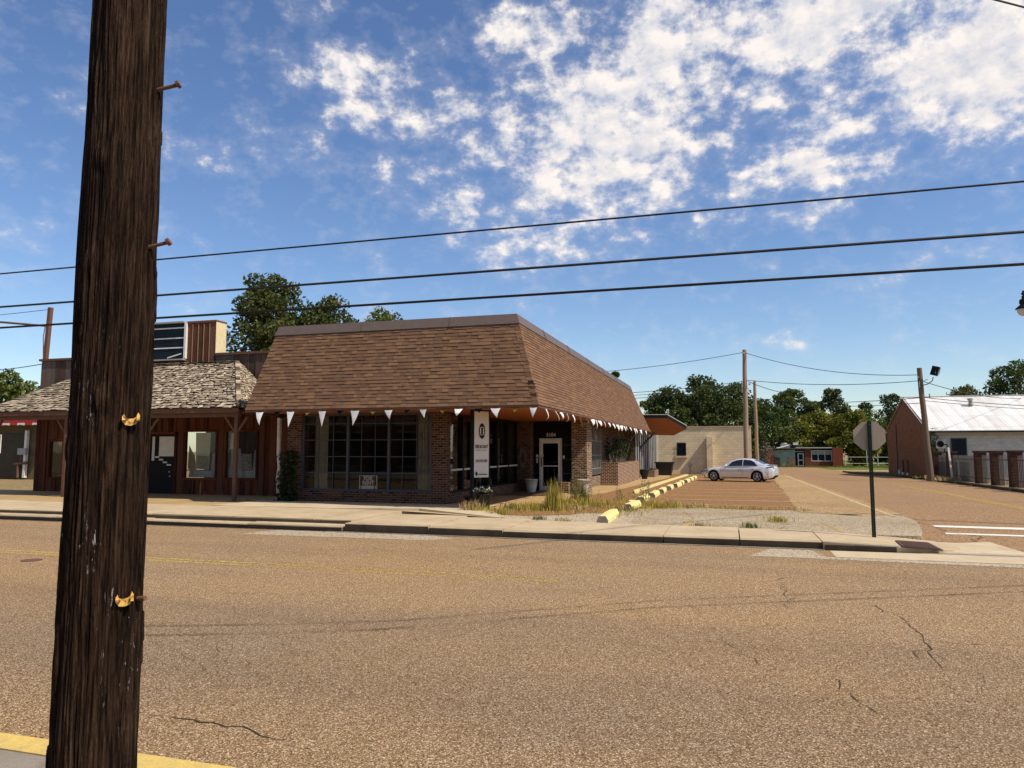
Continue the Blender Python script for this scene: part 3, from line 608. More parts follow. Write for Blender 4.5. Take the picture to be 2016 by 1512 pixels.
for i in range(9):
    y = 24.6 + 2.72*i
    sheet('stall_line', [(-2.3,y),(2.15+.03*i,y+random.uniform(-.1,.1)),(2.15+.03*i,y+.11),(-2.3,y+.12)], 0.117, M['stall'])
sheet('stall_line', [(-1.08,17.35),(-0.95,17.35),(-0.93,19.0),(-1.06,19.0)], 0.110, M['yline'])
sheet('stall_line', [(2.25,17.0),(2.36,17.0),(2.15,19.6),(2.04,19.6)], 0.110, M['yline_faded'])

# cracks in the streets: thin irregular ribbons of dark filler
def ribbon(mb, pts, w, off=0.005, jag=0.05):
    P = []
    for (a, b) in zip(pts, pts[1:]):
        n_ = max(2, int(math.dist(a, b)/0.09))
        for k in range(n_):
            t = k/n_; P.append((a[0]+(b[0]-a[0])*t+random.uniform(-jag,jag), a[1]+(b[1]-a[1])*t+random.uniform(-jag,jag)))
    P.append(pts[-1])
    L = []; Rr = []
    for i, p in enumerate(P):
        q = P[min(i+1, len(P)-1)]; o = P[max(i-1,0)]; d = Vector((q[0]-o[0], q[1]-o[1])); d.normalize(); nn = Vector((-d.y, d.x))
        ww = w*.5*random.uniform(0.1,1.0)*(0.25 if i in (0,len(P)-1) else 1)
        L.append((p[0]+nn.x*ww, p[1]+nn.y*ww, off+gz(p[1]))); Rr.append((p[0]-nn.x*ww, p[1]-nn.y*ww, off+gz(p[1])))
    o = len(mb.v); mb.v += L + Rr; n_ = len(P)
    for i in range(n_-1): mb.f.append([o+i, o+n_+i, o+n_+i+1, o+i+1]); mb.sm.append(False); mb.t.append(0.5)
cr = MB(); random.seed(11)
ribbon(cr, [(-4.12,4.39),(-3.88,4.41),(-3.57,4.40),(-3.27,4.39),(-3.02,4.33),(-2.82,4.29)], 0.020, jag=.024)
ribbon(cr, [(-2.77,4.42),(-2.57,4.35)], 0.010, jag=.010)
ribbon(cr, [(0.67,11.72),(0.65,10.88),(0.69,10.0),(0.62,9.52)], 0.016, jag=.05)
ribbon(cr, [(0.65,10.9),(0.8,10.3),(0.72,9.9)], 0.009, jag=.03)
ribbon(cr, [(1.59,9.96),(1.8,9.32),(1.79,8.83),(1.82,8.5),(1.79,8.0),(1.7,7.62),(1.73,7.3)], 0.016, jag=.04)
ribbon(cr, [(1.79,8.0),(1.62,7.8),(1.6,7.5)], 0.009, jag=.025)
ribbon(cr, [(1.86,8.27),(2.24,8.23),(2.61,8.3),(3.4,8.2)], 0.010, jag=.03)
ribbon(cr, [(0.75,6.79),(0.81,6.66),(0.8,6.42),(0.86,6.23),(0.98,5.9)], 0.013, jag=.02)
ribbon(cr, [(-0.5,9.33),(-0.13,7.71),(0.23,6.93),(0.63,6.82)], 0.007, jag=.04)
ribbon(cr, [(-5.2,11.8),(-4.3,11.2),(-3.0,10.6),(-2.4,9.9)], 0.009, jag=.05)
ribbon(cr, [(-6.2,12.4),(-6.9,13.2),(-6.1,13.9)], 0.008, jag=.05)
ribbon(cr, [(5.4,9.9),(4.6,9.4),(4.0,8.6),(3.9,7.9)], 0.010, jag=.05)
ribbon(cr, [(1.2,15.0),(1.5,14.3),(1.62,13.9)], 0.016, jag=.06)
ribbon(cr, [(4.6,21.6),(4.8,20.2),(4.7,19.0),(5.2,18.2),(4.7,17.2)], 0.04, jag=.10)
ribbon(cr, [(4.55,22),(4.46,30),(4.40,40),(4.36,58)], 0.045, jag=.03)
ribbon(cr, [(4.9,31.5),(8.6,31.3),(12.6,30.8)], 0.03, jag=.06)
for k in range(26):                             # hairline branches
    x, y = random.uniform(-6,5), random.uniform(4.8,14); a = random.uniform(0,6.28); p = [(x,y)]
    for j in range(3): a += random.uniform(-.7,.7); p.append((p[-1][0]+math.cos(a)*.35, p[-1][1]+math.sin(a)*.35))
    ribbon(cr, p, .005, jag=.03)
cr.build('road_cracks', M['crack'])['kind'] = 'structure'
tm = MB()  # dark ribbons painting the shadows of an unseen wire pair
for dy in (0, .42):
    P_ = [(-6.2,6.05+dy),(-4.66,6.60+dy),(-3.55,7.12+dy),(-2.4,7.95+dy),(-0.86,9.05+dy),(3.72,11.42+dy),(8.5,13.6+dy)]
    for i in range(len(P_)-1):
        for k in range(6):
            a = Vector((*P_[i],.0035)).lerp(Vector((*P_[i+1],.0035)), k/6); b = Vector((*P_[i],.0035)).lerp(Vector((*P_[i+1],.0035)), (k+1)/6); tm.poly([a+Vector((0,-.05,0)),b+Vector((0,-.05,0)),b+Vector((0,.05,0)),a+Vector((0,.05,0))])
tm.build('wire_shadow_marks', M['wireshadow'])['kind'] = 'structure'
cr = MB()
ribbon(cr, [(-3.4,18.6),(-2.2,18.7),(-1.3,19.3),(-0.2,18.6),(1.2,18.5),(2.6,18.9),(4.2,18.0)], 0.016, off=.112, jag=.08)
ribbon(cr, [(-2.4,20.3),(-1.0,20.6),(0.8,20.2),(2.2,20.9)], 0.014, off=.112, jag=.08)
ribbon(cr, [(-1.2,17.5),(-0.9,19.5),(-1.3,21.5)], 0.014, off=.112, jag=.06)
ribbon(cr, [(1.0,17.1),(1.3,19.0),(0.7,21.8)], 0.012, off=.112, jag=.06)
ribbon(cr, [(-2.6,22.6),(-0.9,23.6),(0.6,23.1),(2.1,23.4),(3.2,21.8)], 0.03, off=.116, jag=.08)
cr.build('lot_cracks', M['crack'])['kind'] = 'structure'
mh = thing('valve_cover', (-11.5,9.72,0), 'small dark round iron valve cover by the double yellow line', 'valve cover')
b = MB(); b.lathe([(0.13,0.006),(0.0,0.006)], (-11.5,9.72,0), 24); b.build('lid', M['rust'], mh)
b = MB(); b.lathe([(0.16,0.003),(0.16,0.008),(0.135,0.008),(0.135,0.003)], (-11.5,9.72,0), 24); b.build('rim', M['grate'], mh)
gr = thing('drain_grate', (3.35,15.5,.10), 'rusty brown slotted drain grate set in the corner pavement', 'drain grate')
gq = [Vector((3.02,14.98,0)),Vector((3.66,15.06,0)),Vector((3.68,16.18,0)),Vector((3.10,16.02,0))]
def gzq(v): return Vector((v.x, v.y, cz(v.x)+.006))
b = MB()
for k in range(13):
    t = (k+.5)/13; b.bar(gzq(gq[0].lerp(gq[1],t))+Vector((0,0,.006)), gzq(gq[3].lerp(gq[2],t))+Vector((0,0,.006)), .026, .014)
b.build('bars', M['grate'], gr)
b = MB(); b.poly([gzq(v) for v in gq]); b.build('pit_shade_sheet', M['ink'], gr)  # flat black sheet painting the shade below the bars
b = MB()
for i in range(4): b.bar(gzq(gq[i])+Vector((0,0,.007)), gzq(gq[(i+1)%4])+Vector((0,0,.007)), .035, .016)
b.build('frame', M['grate'], gr)

# ------------------------------------------------------------------ weathered pole in the foreground
PX, PY = -2.372, 2.314
def pole_r(z): return 0.1520 - 0.0040*z
up = thing('utility_pole', (PX, PY, 0.14), 'massive dark weathered wooden pole standing close on the near pavement', 'utility pole', None)
def pole_mesh():
    nz, na = 520, 240; vs = []; tints = []
    for i in range(nz):
        z = 0.12 + 5.6*i/(nz-1); r0 = pole_r(z)
        for k in range(na):
            a = 2*math.pi*k/na; u = a*r0
            sw = 0.006*noise.noise((a*1.2, z*0.9, 3.1))
            cx_, sy_ = math.cos(a+sw*6), math.sin(a+sw*6)
            g = noise.noise((cx_*7.5, sy_*7.5, z*0.9)) ; g2 = noise.noise((cx_*17, sy_*17, z*1.5+9)); g3 = noise.noise((cx_*33, sy_*33, z*4.0+4))
            big = noise.noise((cx_*1.5, sy_*1.5, z*1.3+20))
            crack = -max(0.0, 0.16-abs(g))*0.045 - max(0.0, 0.16-abs(g2))*0.036
            d = crack + 0.0045*g3 + 0.006*big
            if noise.noise((cx_*5, sy_*5, z*2.2+40)) > 0.52: d += 0.008          # lifted splinters
            vs.append((math.cos(a)*(r0+d), math.sin(a)*(r0+d), z)); tints.append(0.55 + 14*crack + 0.25*g3 + 0.15*big)
    for kz, ka, am in ((3.05,-1.35,.010),(2.10,-1.05,.012),(2.62,-1.5,.008),(1.9,-2.1,.008)):   # knots
        for j in range(len(vs)):
            x, y, z = vs[j]; dz = (z-kz)/.07; da = ((math.atan2(y,x)-ka+math.pi) % (2*math.pi) - math.pi)/.28; q = dz*dz+da*da
            if q < 4: f = 1+am/0.17*math.exp(-q*1.3)*math.cos(q*2.2); vs[j] = (x*f, y*f, z)
    fs = []; ft = []
    for i in range(nz-1):
        for k in range(na):
            k2 = (k+1) % na; fs.append((i*na+k, i*na+k2, (i+1)*na+k2, (i+1)*na+k)); ft.append(min(1,max(0,tints[i*na+k])))
    m = MB(); m.v = [(x+PX, y+PY, z) for x, y, z in vs]; m.f = [list(f) for f in fs]; m.sm = [True]*len(fs); m.t = ft
    m.poly([m.v[(nz-1)*na+k] for k in range(na)])
    return m
pole_mesh().build('shaft', M['bark'], up)
def on_pole(px_off, z, out=0.0):            # point on the pole's camera-side surface, px_off = sideways offset from its axis
    r = pole_r(z)+out; d = math.sqrt(max(1e-5, r*r-px_off*px_off))
    v = Vector((-PX, -PY)).normalized()*1.0; right = Vector((-v.y, v.x))    # right as seen from the street
    return Vector((PX + v.x*d + right.x*px_off, PY + v.y*d + right.y*px_off, z)), v, right
for k, (off, z) in enumerate(((0.070, 2.015),(0.077,1.33))):     # yellow saddle brackets
    c, v, rt = on_pole(off, z, 0.004); v3 = Vector((v.x,v.y,0)); r3 = Vector((rt.x,rt.y,0)); u3 = Vector((0,0,1))
    b = MB(); prof = [(-.036,.012),(-.032,-.008),(-.020,-.021),(0,-.025),(.020,-.021),(.032,-.008),(.036,.012),(.028,.024),(.022,.008),(.012,.002),(-.012,.002),(-.022,.008),(-.028,.022)]
    P = [c - v3*.004 + r3*(a*.86) + u3*(z_*1.0 + a*.10) for a, z_ in prof]; b.prism(P[::-1], v3*.020)
    for sg in (-1, 1): b.bar(c + r3*.025*sg + u3*.003*sg*.7, c + r3*.025*sg + v3*.030 + u3*.004, .011, .017)
    br = b.build('cable_bracket', M['ykerb_hw'], up)
    b = MB()
    for sg in (-1, 1): b.tube([c + r3*.020*sg - u3*.003 + v3*.014, c + r3*.020*sg - u3*.003 + v3*.023], .007, 6)
    b.each('screw', M['rust'], br)
for off, z, dx in ((0.106, 3.385, .085),(0.102, 2.715, .05)):               # step pegs
    c, v, rt = on_pole(off, z, -.01); d = Vector((rt.x*.86+v.x*.50, rt.y*.86+v.y*.50, .24)).normalized()
    b = MB(); e = c + d*(.075+dx*.25); b.tube([c, e], .008, 8); b.tube([e-d*.006, e+d*.006+Vector((0,0,.004))], .016, 8); b.build('step_peg', M['rust'], up)
c, v, rt = on_pole(.125, 1.318, 0); b = MB(); b.tube([c, c+Vector((v.x*.7+rt.x*.7, v.y*.7+rt.y*.7, .1))*.035], .010, 6); b.build('bolt', M['rust'], up)

# ------------------------------------------------------------------ brick shop building with the mansard roof
ZE, ZF, ZT = 3.12, 5.57, 5.86                 # eave, bottom of the metal fascia, top
bld = thing('brick_shop', (-8.6, 21.5, .15), 'low brick shop with a brown shingled mansard roof overhanging dark windows', 'shop building')
E0 = [(-14.58,19.39),(-5.05,19.39),(-5.13,49.9),(-14.58,49.9)]            # eave corners
T0 = [(-13.98,20.05),(-5.80,20.05),(-5.83,45.9),(-13.98,45.9)]            # fascia corners
def lerp(a, b, t): return a + (b-a)*t
def shingle_face(mb, a, b, c, d, rowh, wmin, wmax, th, rnd, lift=0.0, jit=0.0, stag=0.0):
    """overlapping tabs on the quad a-b (eave) d-c (top); each tab is a thin wedge of its own"""
    a, b, c, d = map(Vector, (a, b, c, d))
    nrm = (b-a).cross(d-a).normalized()
    if nrm.z < 0: nrm = -nrm
    H = ((d+c)/2 - (a+b)/2).length; nr = max(1, round(H/rowh))
    for i in range(nr):
        t0, t1 = i/nr, min(1.0, (i+1.35)/nr)
        l0, r0 = a.lerp(d, t0), b.lerp(c, t0); l1, r1 = a.lerp(d, t1), b.lerp(c, t1)
        Ln = (r0-l0).length; u = -rnd.uniform(0, wmax)
        while u < Ln:
            w = rnd.uniform(wmin, wmax); u0, u1 = max(0,u), min(Ln, u+w-(0.006 if jit else 0)); u += w
            if u1-u0 < .015: continue
            tt = rnd.random(); k = th*(1+ (rnd.uniform(-.5,.9) if jit else ((rnd.random() < .45)*.6 if th < .018 else 0))); dn = rnd.uniform(-stag, stag)
            e = (d-a).normalized()*dn; sk = (r0-l0).normalized()*rnd.uniform(-jit, jit)
            p0 = l0.lerp(r0, u0/Ln)+e; p1 = l0.lerp(r0, u1/Ln)+e; p2 = l1.lerp(r1, u1/Ln)+sk; p3 = l1.lerp(r1, u0/Ln)+sk
            lf = nrm*lift
            q_ = [p0+lf,p1+lf,p1+nrm*k+lf,p0+nrm*k+lf,p2+lf,p3+lf,p2+nrm*.002+lf,p3+nrm*.002+lf]
            mb.add(q_, [(3,2,6,7)], False, .28+.72*tt); mb.add(q_, [(0,1,2,3)], False, 0.0); mb.add(q_, [(0,3,7,5),(1,4,6,2)], False, .15)
rnd = random.Random(21)
mb = MB()
e = [(x,y,ZE) for x,y in E0]; t = [(x,y,ZF) for x,y in T0]
for i in range(4): mb.poly([e[i], e[(i+1)%4], t[(i+1)%4], t[i]], .4)
shingle_face(mb, e[0], e[1], t[1], t[0], .112, .10, .34, .015, rnd)
shingle_face(mb, e[1], e[2], t[2], t[1], .112, .22, .60, .020, rnd)
shingle_face(mb, e[3], e[0], t[0], t[3], .112, .3, .5, .011, rnd)
roof = mb.build('mansard_roof', M['shingle'], bld)
mb = MB()                                     # hip cap along the front right corner
a, b = Vector(e[1]), Vector(t[1]); n_ = 21
for i in range(n_):
    p = a.lerp(b, i/n_); q = a.lerp(b, min(1,(i+1.3)/n_)); tt = rnd.random()
    for s_, o_ in ((Vector((-1,0,0)), Vector((0,-.020,.004))), (Vector((0,1,0)), Vector((.020,0,.004)))):
        k = Vector((.012,-.012,.006))
        mb.add([p+k*1.5, p+s_*.155+o_, q+s_*.155+o_*.5, q+k], [(0,1,2,3)] if s_.x < 0 else [(3,2,1,0)], False, tt)
mb.build('hip_cap', M['shingle'], roof)
mb = MB()
T1 = [(-14.02,20.00),(-5.76,20.00),(-5.79,45.95),(-14.02,45.95)]
T2 = [(-13.93,20.12),(-5.88,20.12),(-5.9,45.8),(-13.93,45.8)]
for i in range(4):
    j = (i+1) % 4
    mb.add([(*T1[i],ZF-.015),(*T1[j],ZF-.015),(*T2[j],ZT),(*T2[i],ZT),(T2[i][0],T2[i][1],ZF-.015),(T2[j][0],T2[j][1],ZF-.015)], [(0,1,2,3),(1,0,4,5)])
mb.poly([(*p,ZT-.01) for p in T2])
fa = mb.build('fascia', M['fascia'], roof)
mb = MB()                                     # seams of the metal fascia
for xx in (-10.9,-7.95): mb.bar((xx,19.985,ZF-.015),(xx,20.11,ZT+.004),.02,.012)
for yy in (23.2,27,31,35,39,43): mb.bar((-5.745,yy,ZF-.015),(-5.87,yy,ZT+.004),.03,.012)
mb.each('seam', M['fascia'], fa)
mb = MB(); mb.box(-14.55,-5.09,19.43,49.86,3.085,3.115); mb.build('soffit', M['soffit'], bld)
mb = MB()
mb.box(-14.57,-5.06,19.385,19.425,3.05,3.135); mb.box(-5.085,-5.055,19.43,49.86,3.05,3.135); mb.build('eave_board', M['post'], roof)

# walls
YW, XW = 21.5, -8.6
mb = MB()
mb.box(-14.42,-13.88,YW,21.95,.05,3.08); mb.box(-13.88,-9.12,YW,21.8,.05,.52); mb.box(-9.12,XW,YW,21.82,.05,3.08)
mb.box(-14.42,-14.2,21.95,49.8,.0,3.08)
mb.build('front_wall', M['brick_red'], bld)
mb = MB()
mb.box(-8.9,XW,21.82,29.72,.05,.47); mb.box(-8.9,-8.10,29.72,30.6,.05,3.08); mb.build('side_wall', M['brick_red'], bld)
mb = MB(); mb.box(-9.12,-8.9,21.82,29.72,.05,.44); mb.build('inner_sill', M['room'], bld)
mb = MB(); mb.box(-6.37,-5.72,30.0,31.15,.0,3.08); mb.box(-6.72,-6.40,31.15,34.0,.0,.62); mb.box(-6.72,-6.40,34.0,37.8,.0,.55)
mb.build('entry_pier', M['brick_mix'], bld)
mb = MB(); mb.box(-6.72,-6.40,37.8,46.69,-.3,3.08); mb.box(-6.39,-5.82,46.62,46.69,-.3,3.08); mb.build('side_wall', M['brick_red'], bld)
mb = MB(); mb.box(-6.98,-6.42,29.6,29.98,.05,.52); mb.build('low_brick_stub', M['brick_mix'], bld)
# rooms behind the glass
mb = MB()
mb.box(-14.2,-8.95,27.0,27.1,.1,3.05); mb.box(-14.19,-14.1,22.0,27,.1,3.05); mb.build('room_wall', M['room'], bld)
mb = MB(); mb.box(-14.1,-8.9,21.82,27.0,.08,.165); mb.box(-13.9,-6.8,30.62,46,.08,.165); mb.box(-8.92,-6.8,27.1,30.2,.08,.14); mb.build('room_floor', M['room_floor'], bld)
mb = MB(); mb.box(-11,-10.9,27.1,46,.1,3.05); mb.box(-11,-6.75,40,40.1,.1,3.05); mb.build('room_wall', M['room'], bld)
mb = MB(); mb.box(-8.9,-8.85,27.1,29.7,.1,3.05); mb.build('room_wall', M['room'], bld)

def window(name, lab, p, u, wd, z0, z1, bays, mull, hbars, vper, frame_m, glass_m, depth=.05, fw=.07, thick=(.08,.10)):
    """window in the plane through p along unit vector u; returns the part"""
    u = Vector(u); nrm = Vector((u.y, -u.x, 0)); p = Vector(p)
    def pt(a, z, d=0.0): return p + u*a + nrm*d + Vector((0,0,z-p.z))
    b = MB()
    b.bar(pt(0,z0+fw/2),pt(wd,z0+fw/2),depth*2,fw); b.bar(pt(0,z1-fw/2),pt(wd,z1-fw/2),depth*2,fw)
    for a in (fw/2, wd-fw/2): b.bar(pt(a,z0+fw),pt(a,z1-fw),fw,depth*2)
    f = b.build('window', frame_m, bld_cur[0])
    if lab: f['label'] = lab
    b = MB()
    for a in mull: b.bar(pt(a,z0+fw),pt(a,z1-fw),thick[0],thick[1])
    if mull: b.each('mullion', frame_m, f)
    b = MB(); edges = [fw] + list(mull) + [wd-fw]
    for h in hbars: b.bar(pt(fw,h,.01),pt(wd-fw,h,.01),.028,.026)
    for e0, e1 in zip(edges, edges[1:]):
        for k in range(1, vper): b.bar(pt(e0+(e1-e0)*k/vper,z0+fw,.01),pt(e0+(e1-e0)*k/vper,z1-fw,.01),.020,.022)
    if hbars or vper > 1: b.build('glazing_bars', frame_m, f)
    b = MB(); a0, a1 = pt(fw*.5,z0+fw*.5,-.015), pt(wd-fw*.5,z1-fw*.5,-.015)
    q = [pt(fw*.5,z0+fw*.5,-.015),pt(wd-fw*.5,z0+fw*.5,-.015),pt(wd-fw*.5,z1-fw*.5,-.015),pt(fw*.5,z1-fw*.5,-.015)]
    b.prism(q, -nrm*.006); b.build('glass', glass_m, f)
    return f
bld_cur = [bld]
fw_ = window('window', 'wide three-bay front window with thin dark glazing bars', (-13.88,YW+.10,.52), (1,0,0), 4.76, .52, 3.08, 3, (1.72,3.22), (1.12,1.65,2.20,2.74), 3, M['darkblue'], M['glass'])
# curtains behind the front window
def curtain(x0, x1, y, z0, z1, mat, parent, folds=9, dep=.05, axis='x'):
    b = MB(); n_ = folds*6; ps = []
    for i in range(n_+1):
        t = i/n_; d = dep*math.sin(t*folds*2*math.pi)*(.6+.4*math.sin(i*1.7)); ps.append((x0+(x1-x0)*t, y+d) if axis == 'x' else (y+d, x0+(x1-x0)*t))
    for (a, b_), (c_, d_) in zip(ps, ps[1:]): b.add([(a,b_,z0),(c_,d_,z0),(c_,d_,z1),(a,b_,z1)], [(0,1,2,3)], True)
    return b.build('curtain', mat, parent)
curtain(-13.55,-13.05,YW+.33,.56,3.05,M['curtain'],fw_,4); curtain(-9.75,-9.25,YW+.33,.56,3.05,M['curtain'],fw_,4)
# side window: tall dark mullions, pale transom rail
sw = window('window', 'tall side window with a pale rail across it', (XW-.10,21.86,.47), (0,1,0), 7.84, .47, 3.05, 6, (1.22,2.55,3.95,4.98,6.45), (), 1, M['black'], M['glass'], thick=(.17,.14))
b = MB(); b.box(XW-.09,XW-.025,21.95,29.62,1.19,1.25); b.build('transom_rail', M['alu'], sw)
curtain(22.0,22.2,XW-.42,.5,3.0,M['curtain'],sw,2,axis='y')
b = MB()                                       # things seen low behind the side window: boxes and a shelf
for yy, hh, ww in ((22.2,.55,.9),(23.6,.42,.7),(24.8,.62,.6),(27.2,.5,.9)): b.box(XW-.75,XW-.35,yy,yy+ww,.165,.165+hh)
b.each('window_display', M['curtain'], bld)
# windows by the planter: barred
pw = window('window', 'narrow barred window between brick pier and planter', (-6.5,31.2,.62), (0,1,0), 6.5, .6, 3.05, 4, (1.5,3.0,4.7), (1.15,1.75,2.4), 1, M['black'], M['glass_dark'])
b = MB()
for k in range(26): b.tube([(-6.36,31.4+.24*k,.64),(-6.36,31.4+.24*k,3.0)], .011, 5)
for zz in (.95,1.6,2.3): b.bar((-6.36,31.3,zz),(-6.36,37.6,zz),.022)
b.build('window_bars', M['grey_metal'], pw)
curtain(34.5,37.4,-6.75,.66,3.0,M['curtain'],pw,8,axis='y')
# entrance
b = MB(); b.box(-8.08,-7.80,30.28,30.33,.14,3.08); b.box(-6.85,-6.39,30.28,30.33,.14,3.08); b.box(-7.80,-6.85,30.26,30.33,2.36,3.08)
ep = b.build('entry_panel', M['black'], bld)
b = MB()
for zz in (.85,1.45,2.05): b.box(-8.06,-7.82,30.262,30.279,zz,zz+.03); b.box(-6.83,-6.41,30.262,30.279,zz,zz+.03)
b.each('panel_rail', M['darkblue'], ep)
dr = MB()
for x0,x1,z0,z1 in ((-7.76,-7.66,.13,2.32),(-6.99,-6.89,.13,2.32),(-7.66,-6.99,2.14,2.32),(-7.66,-6.99,.13,.33),(-7.66,-6.99,1.16,1.20)): dr.box(x0,x1,30.20,30.25,z0,z1)
door = dr.build('door', M['white'], bld); door['label'] = 'white framed glass shop door'
b = MB(); b.box(-7.67,-6.98,30.222,30.232,.32,2.15); b.build('glass', M['glass_dark'], door)
b = MB(); b.bar((-7.70,30.15,1.15),(-7.70,30.15,1.55),.03); b.bar((-7.70,30.21,1.17),(-7.70,30.15,1.17),.025); b.bar((-7.70,30.21,1.53),(-7.70,30.15,1.53),.025); b.build('handle', M['black'], door)
b = MB(); b.box(-7.68,-7.63,30.185,30.2,1.58,1.66); b.build('lock', M['alu'], door)
b = MB(); b.box(-7.82,-7.765,30.19,30.255,.13,2.36); b.box(-6.885,-6.83,30.19,30.255,.13,2.36); b.box(-7.765,-6.885,30.19,30.255,2.325,2.36); b.build('door_frame', M['alu'], bld)
b = MB(); b.box(-7.98,-7.87,30.255,30.275,1.55,1.66); b.box(-7.96,-7.89,30.255,30.275,1.30,1.52); b.box(-6.80,-6.72,30.255,30.275,1.5,1.62); b.each('notice', M['paper'], ep)
text_mesh('5104', .21, M['white'], Matrix.Translation((-7.31,30.255,2.50)) @ Matrix.Rotation(R(90),4,'X'), 'house_number', ep, .003, 1.0, bold=.004)
for nm, w_ in (('wreath', 0),):
    random.seed(31); b = MB()
    for k in range(260):
        t_ = random.random()*2*math.pi; rr = .17+random.uniform(-.06,.06); c = Vector((-8.40+rr*math.cos(t_)*.75, 29.69-random.uniform(0,.06), 1.55+rr*2.0*math.sin(t_)))
        a_ = Vector((random.gauss(0,1),random.gauss(0,.4),random.gauss(0,1))).normalized()*.035; bb = a_.cross(Vector((0,1,0)))*.5
        b.add([c-a_,c+bb,c+a_,c-bb],[(0,1,2,3)],False,random.random())
    tw = b.build('wreath', M['deadtwig'], None, (-8.40,29.66,1.55)); tag(tw, 'dry twig wreath hanging on the brick pier left of the shop door', 'wreath')
# downpipe at the left end of the shop
dp = thing('downpipe', (-14.62,21.3,.2), 'dented white downpipe standing between the wooden and brick shops', 'downpipe')
b = MB(); b.tube([(-14.60,21.3,.42),(-14.63,21.3,.9),(-14.58,21.3,1.3),(-14.63,21.3,1.7),(-14.64,21.3,2.95)], .062, 10); b.build('pipe', M['pipe'], dp)
b = MB(); b.tube([(-14.64,21.3,2.95),(-14.62,21.36,3.02),(-14.5,21.46,3.06)], .065, 10); b.tube([(-14.60,21.3,.42),(-14.6,21.3,.2)], .02, 6); b.each('elbow', M['black'], dp)

# FOR RENT notice
fr = thing('rent_sign', (-11.43,21.65,.57), 'maroon and white FOR RENT sign leaning inside the wide front window', 'sign')
b = MB(); b.box(-11.76,-11.10,21.655,21.662,.57,1.03); b.build('board', M['white'], fr)
b = MB(); b.box(-11.73,-11.13,21.651,21.6545,.70,1.005); b.build('printed_panel', M['maroon'], fr)
b = MB(); b.box(-11.72,-11.14,21.652,21.6545,.595,.685); b.build('blank_field', M['paper'], fr)
for tx, zz in (('FOR',.925),('RENT',.785)):
    text_mesh(tx, .175, M['white'], Matrix.Translation((-11.43,21.648,zz)) @ Matrix.Rotation(R(90),4,'X'), 'lettering', fr, .001, 1.0, bold=.006)

# pennants under the eave
def pennant(mb, c, u, w, h, rn, curl):
    """a small cloth triangle hanging at c, u = direction of the string"""
    c = Vector(c); u = Vector(u); n_ = Vector((u.y,-u.x,0)); sway = rn.uniform(-.25,.25); out = rn.uniform(-.05,.22); sq = rn.uniform(.65,1.0)
    for i in range(4):
        t0, t1 = i/4, (i+1)/4
        def row(t):
            ww = w*(1-t)*sq; z = -h*t*(1-.25*curl*t); o = u*(sway*h*t*t) + n_*(out*h*t + curl*.05*math.sin(3*t))
            return [c + o - u*ww/2 + Vector((0,0,z)), c + o + n_*(.02*curl+.012)*(1-t) + Vector((0,0,z-.01)), c + o + u*ww/2 + Vector((0,0,z))]
        a, b_ = row(t0), row(t1)
        mb.add(a + b_, [(0,1,4,3),(1,2,5,4)], True)
rn = random.Random(5)
ps = thing('pennant_string', (-9.8,19.40,3.04), 'string of white pennants drooping along the front eave of the mansard', 'bunting', 'pennant strings under the mansard eave')
b = MB(); b.tube([(x,19.375,3.045-.015*math.sin(i*1.3)) for i, x in enumerate(np.linspace(-14.5,-5.05,26))], .005, 4); b.build('string', M['cable'], ps)
for k in range(9):
    b = MB(); pennant(b, (-14.02+1.105*k,19.37,3.045), (1,0,0), .30, (.44 if k < 4 else .28)*rn.uniform(.85,1.12), rn, rn.random()*(.5 if k < 4 else 1.6)); b.build('pennant', M['cloth'], ps)
for k in range(8):
    b = MB(); pennant(b, (-13.45+1.105*k,19.50,3.07), (1,0,0), .30, .22, rn, 1.5); b.build('pennant', M['cloth_black'] if k % 2 == 0 else M['cloth_gold'], ps)['label'] = 'curled dark pennant' if k % 2 == 0 else 'curled golden pennant'
ps2 = thing('pennant_string', (-5.02,34,3.04), 'string of ragged white pennants blown along the side eave above the lot', 'bunting', 'pennant strings under the mansard eave')
b = MB(); b.tube([(-5.035,y,3.045-.015*math.sin(i*1.3)) for i, y in enumerate(np.linspace(19.4,49.6,60))], .005, 4); b.build('string', M['cable'], ps2)
yy = 19.8
for k in range(28):
    yy += rn.uniform(.6,1.35)
    b = MB(); pennant(b, (-5.03,yy-1,3.045), Vector((rn.uniform(-.5,.5),1,0)).normalized(), rn.uniform(.28,.40), rn.uniform(.28,.50), rn, rn.uniform(.2,1.6)); b.build('pennant', M['cloth'], ps2)

# vertical shop banner on its dark stand
bs = thing('banner_stand', (-7.33,20.65,.16), 'tall white vertical shop banner on a dark stand by the building corner', 'banner')
b = MB(); b.bar((-7.41,20.56,.16),(-7.41,20.56,3.08),.085); b.build('post', M['black'], bs)
b = MB(); b.bar((-6.98,20.92,.16),(-6.98,20.92,3.07),.03); b.bar((-7.41,20.56,3.06),(-6.93,20.96,3.06),.03); b.bar((-7.41,20.56,.98),(-6.93,20.96,.98),.02); b.build('frame', M['black'], bs)
bu = Vector((.44,.37,0)).normalized(); bn = Vector((bu.y,-bu.x,0)); bo = Vector((-7.36,20.59,.17)) + bn*.03
b = MB()
def bpt(a, z): return bo + bu*a + bn*(.012*math.sin(z*3.1+a*4)) + Vector((0,0,z))
zs_ = np.linspace(.88,2.86,14)
for z0,z1 in zip(zs_,zs_[1:]):
    for a0,a1 in ((0,.235),(.235,.47)): b.add([bpt(a0,z0),bpt(a1,z0),bpt(a1,z1),bpt(a0,z1)],[(0,1,2,3)],True)
bw = b.build('banner', M['banner'], bs)
bm_ = Matrix(((bu.x,0,bn.x,0),(bu.y,0,bn.y,0),(0,1,0,0),(0,0,0,1)))
def on_banner(a, z, d=.016): return Matrix.Translation(bo + bu*a + bn*d + Vector((0,0,z))) @ bm_
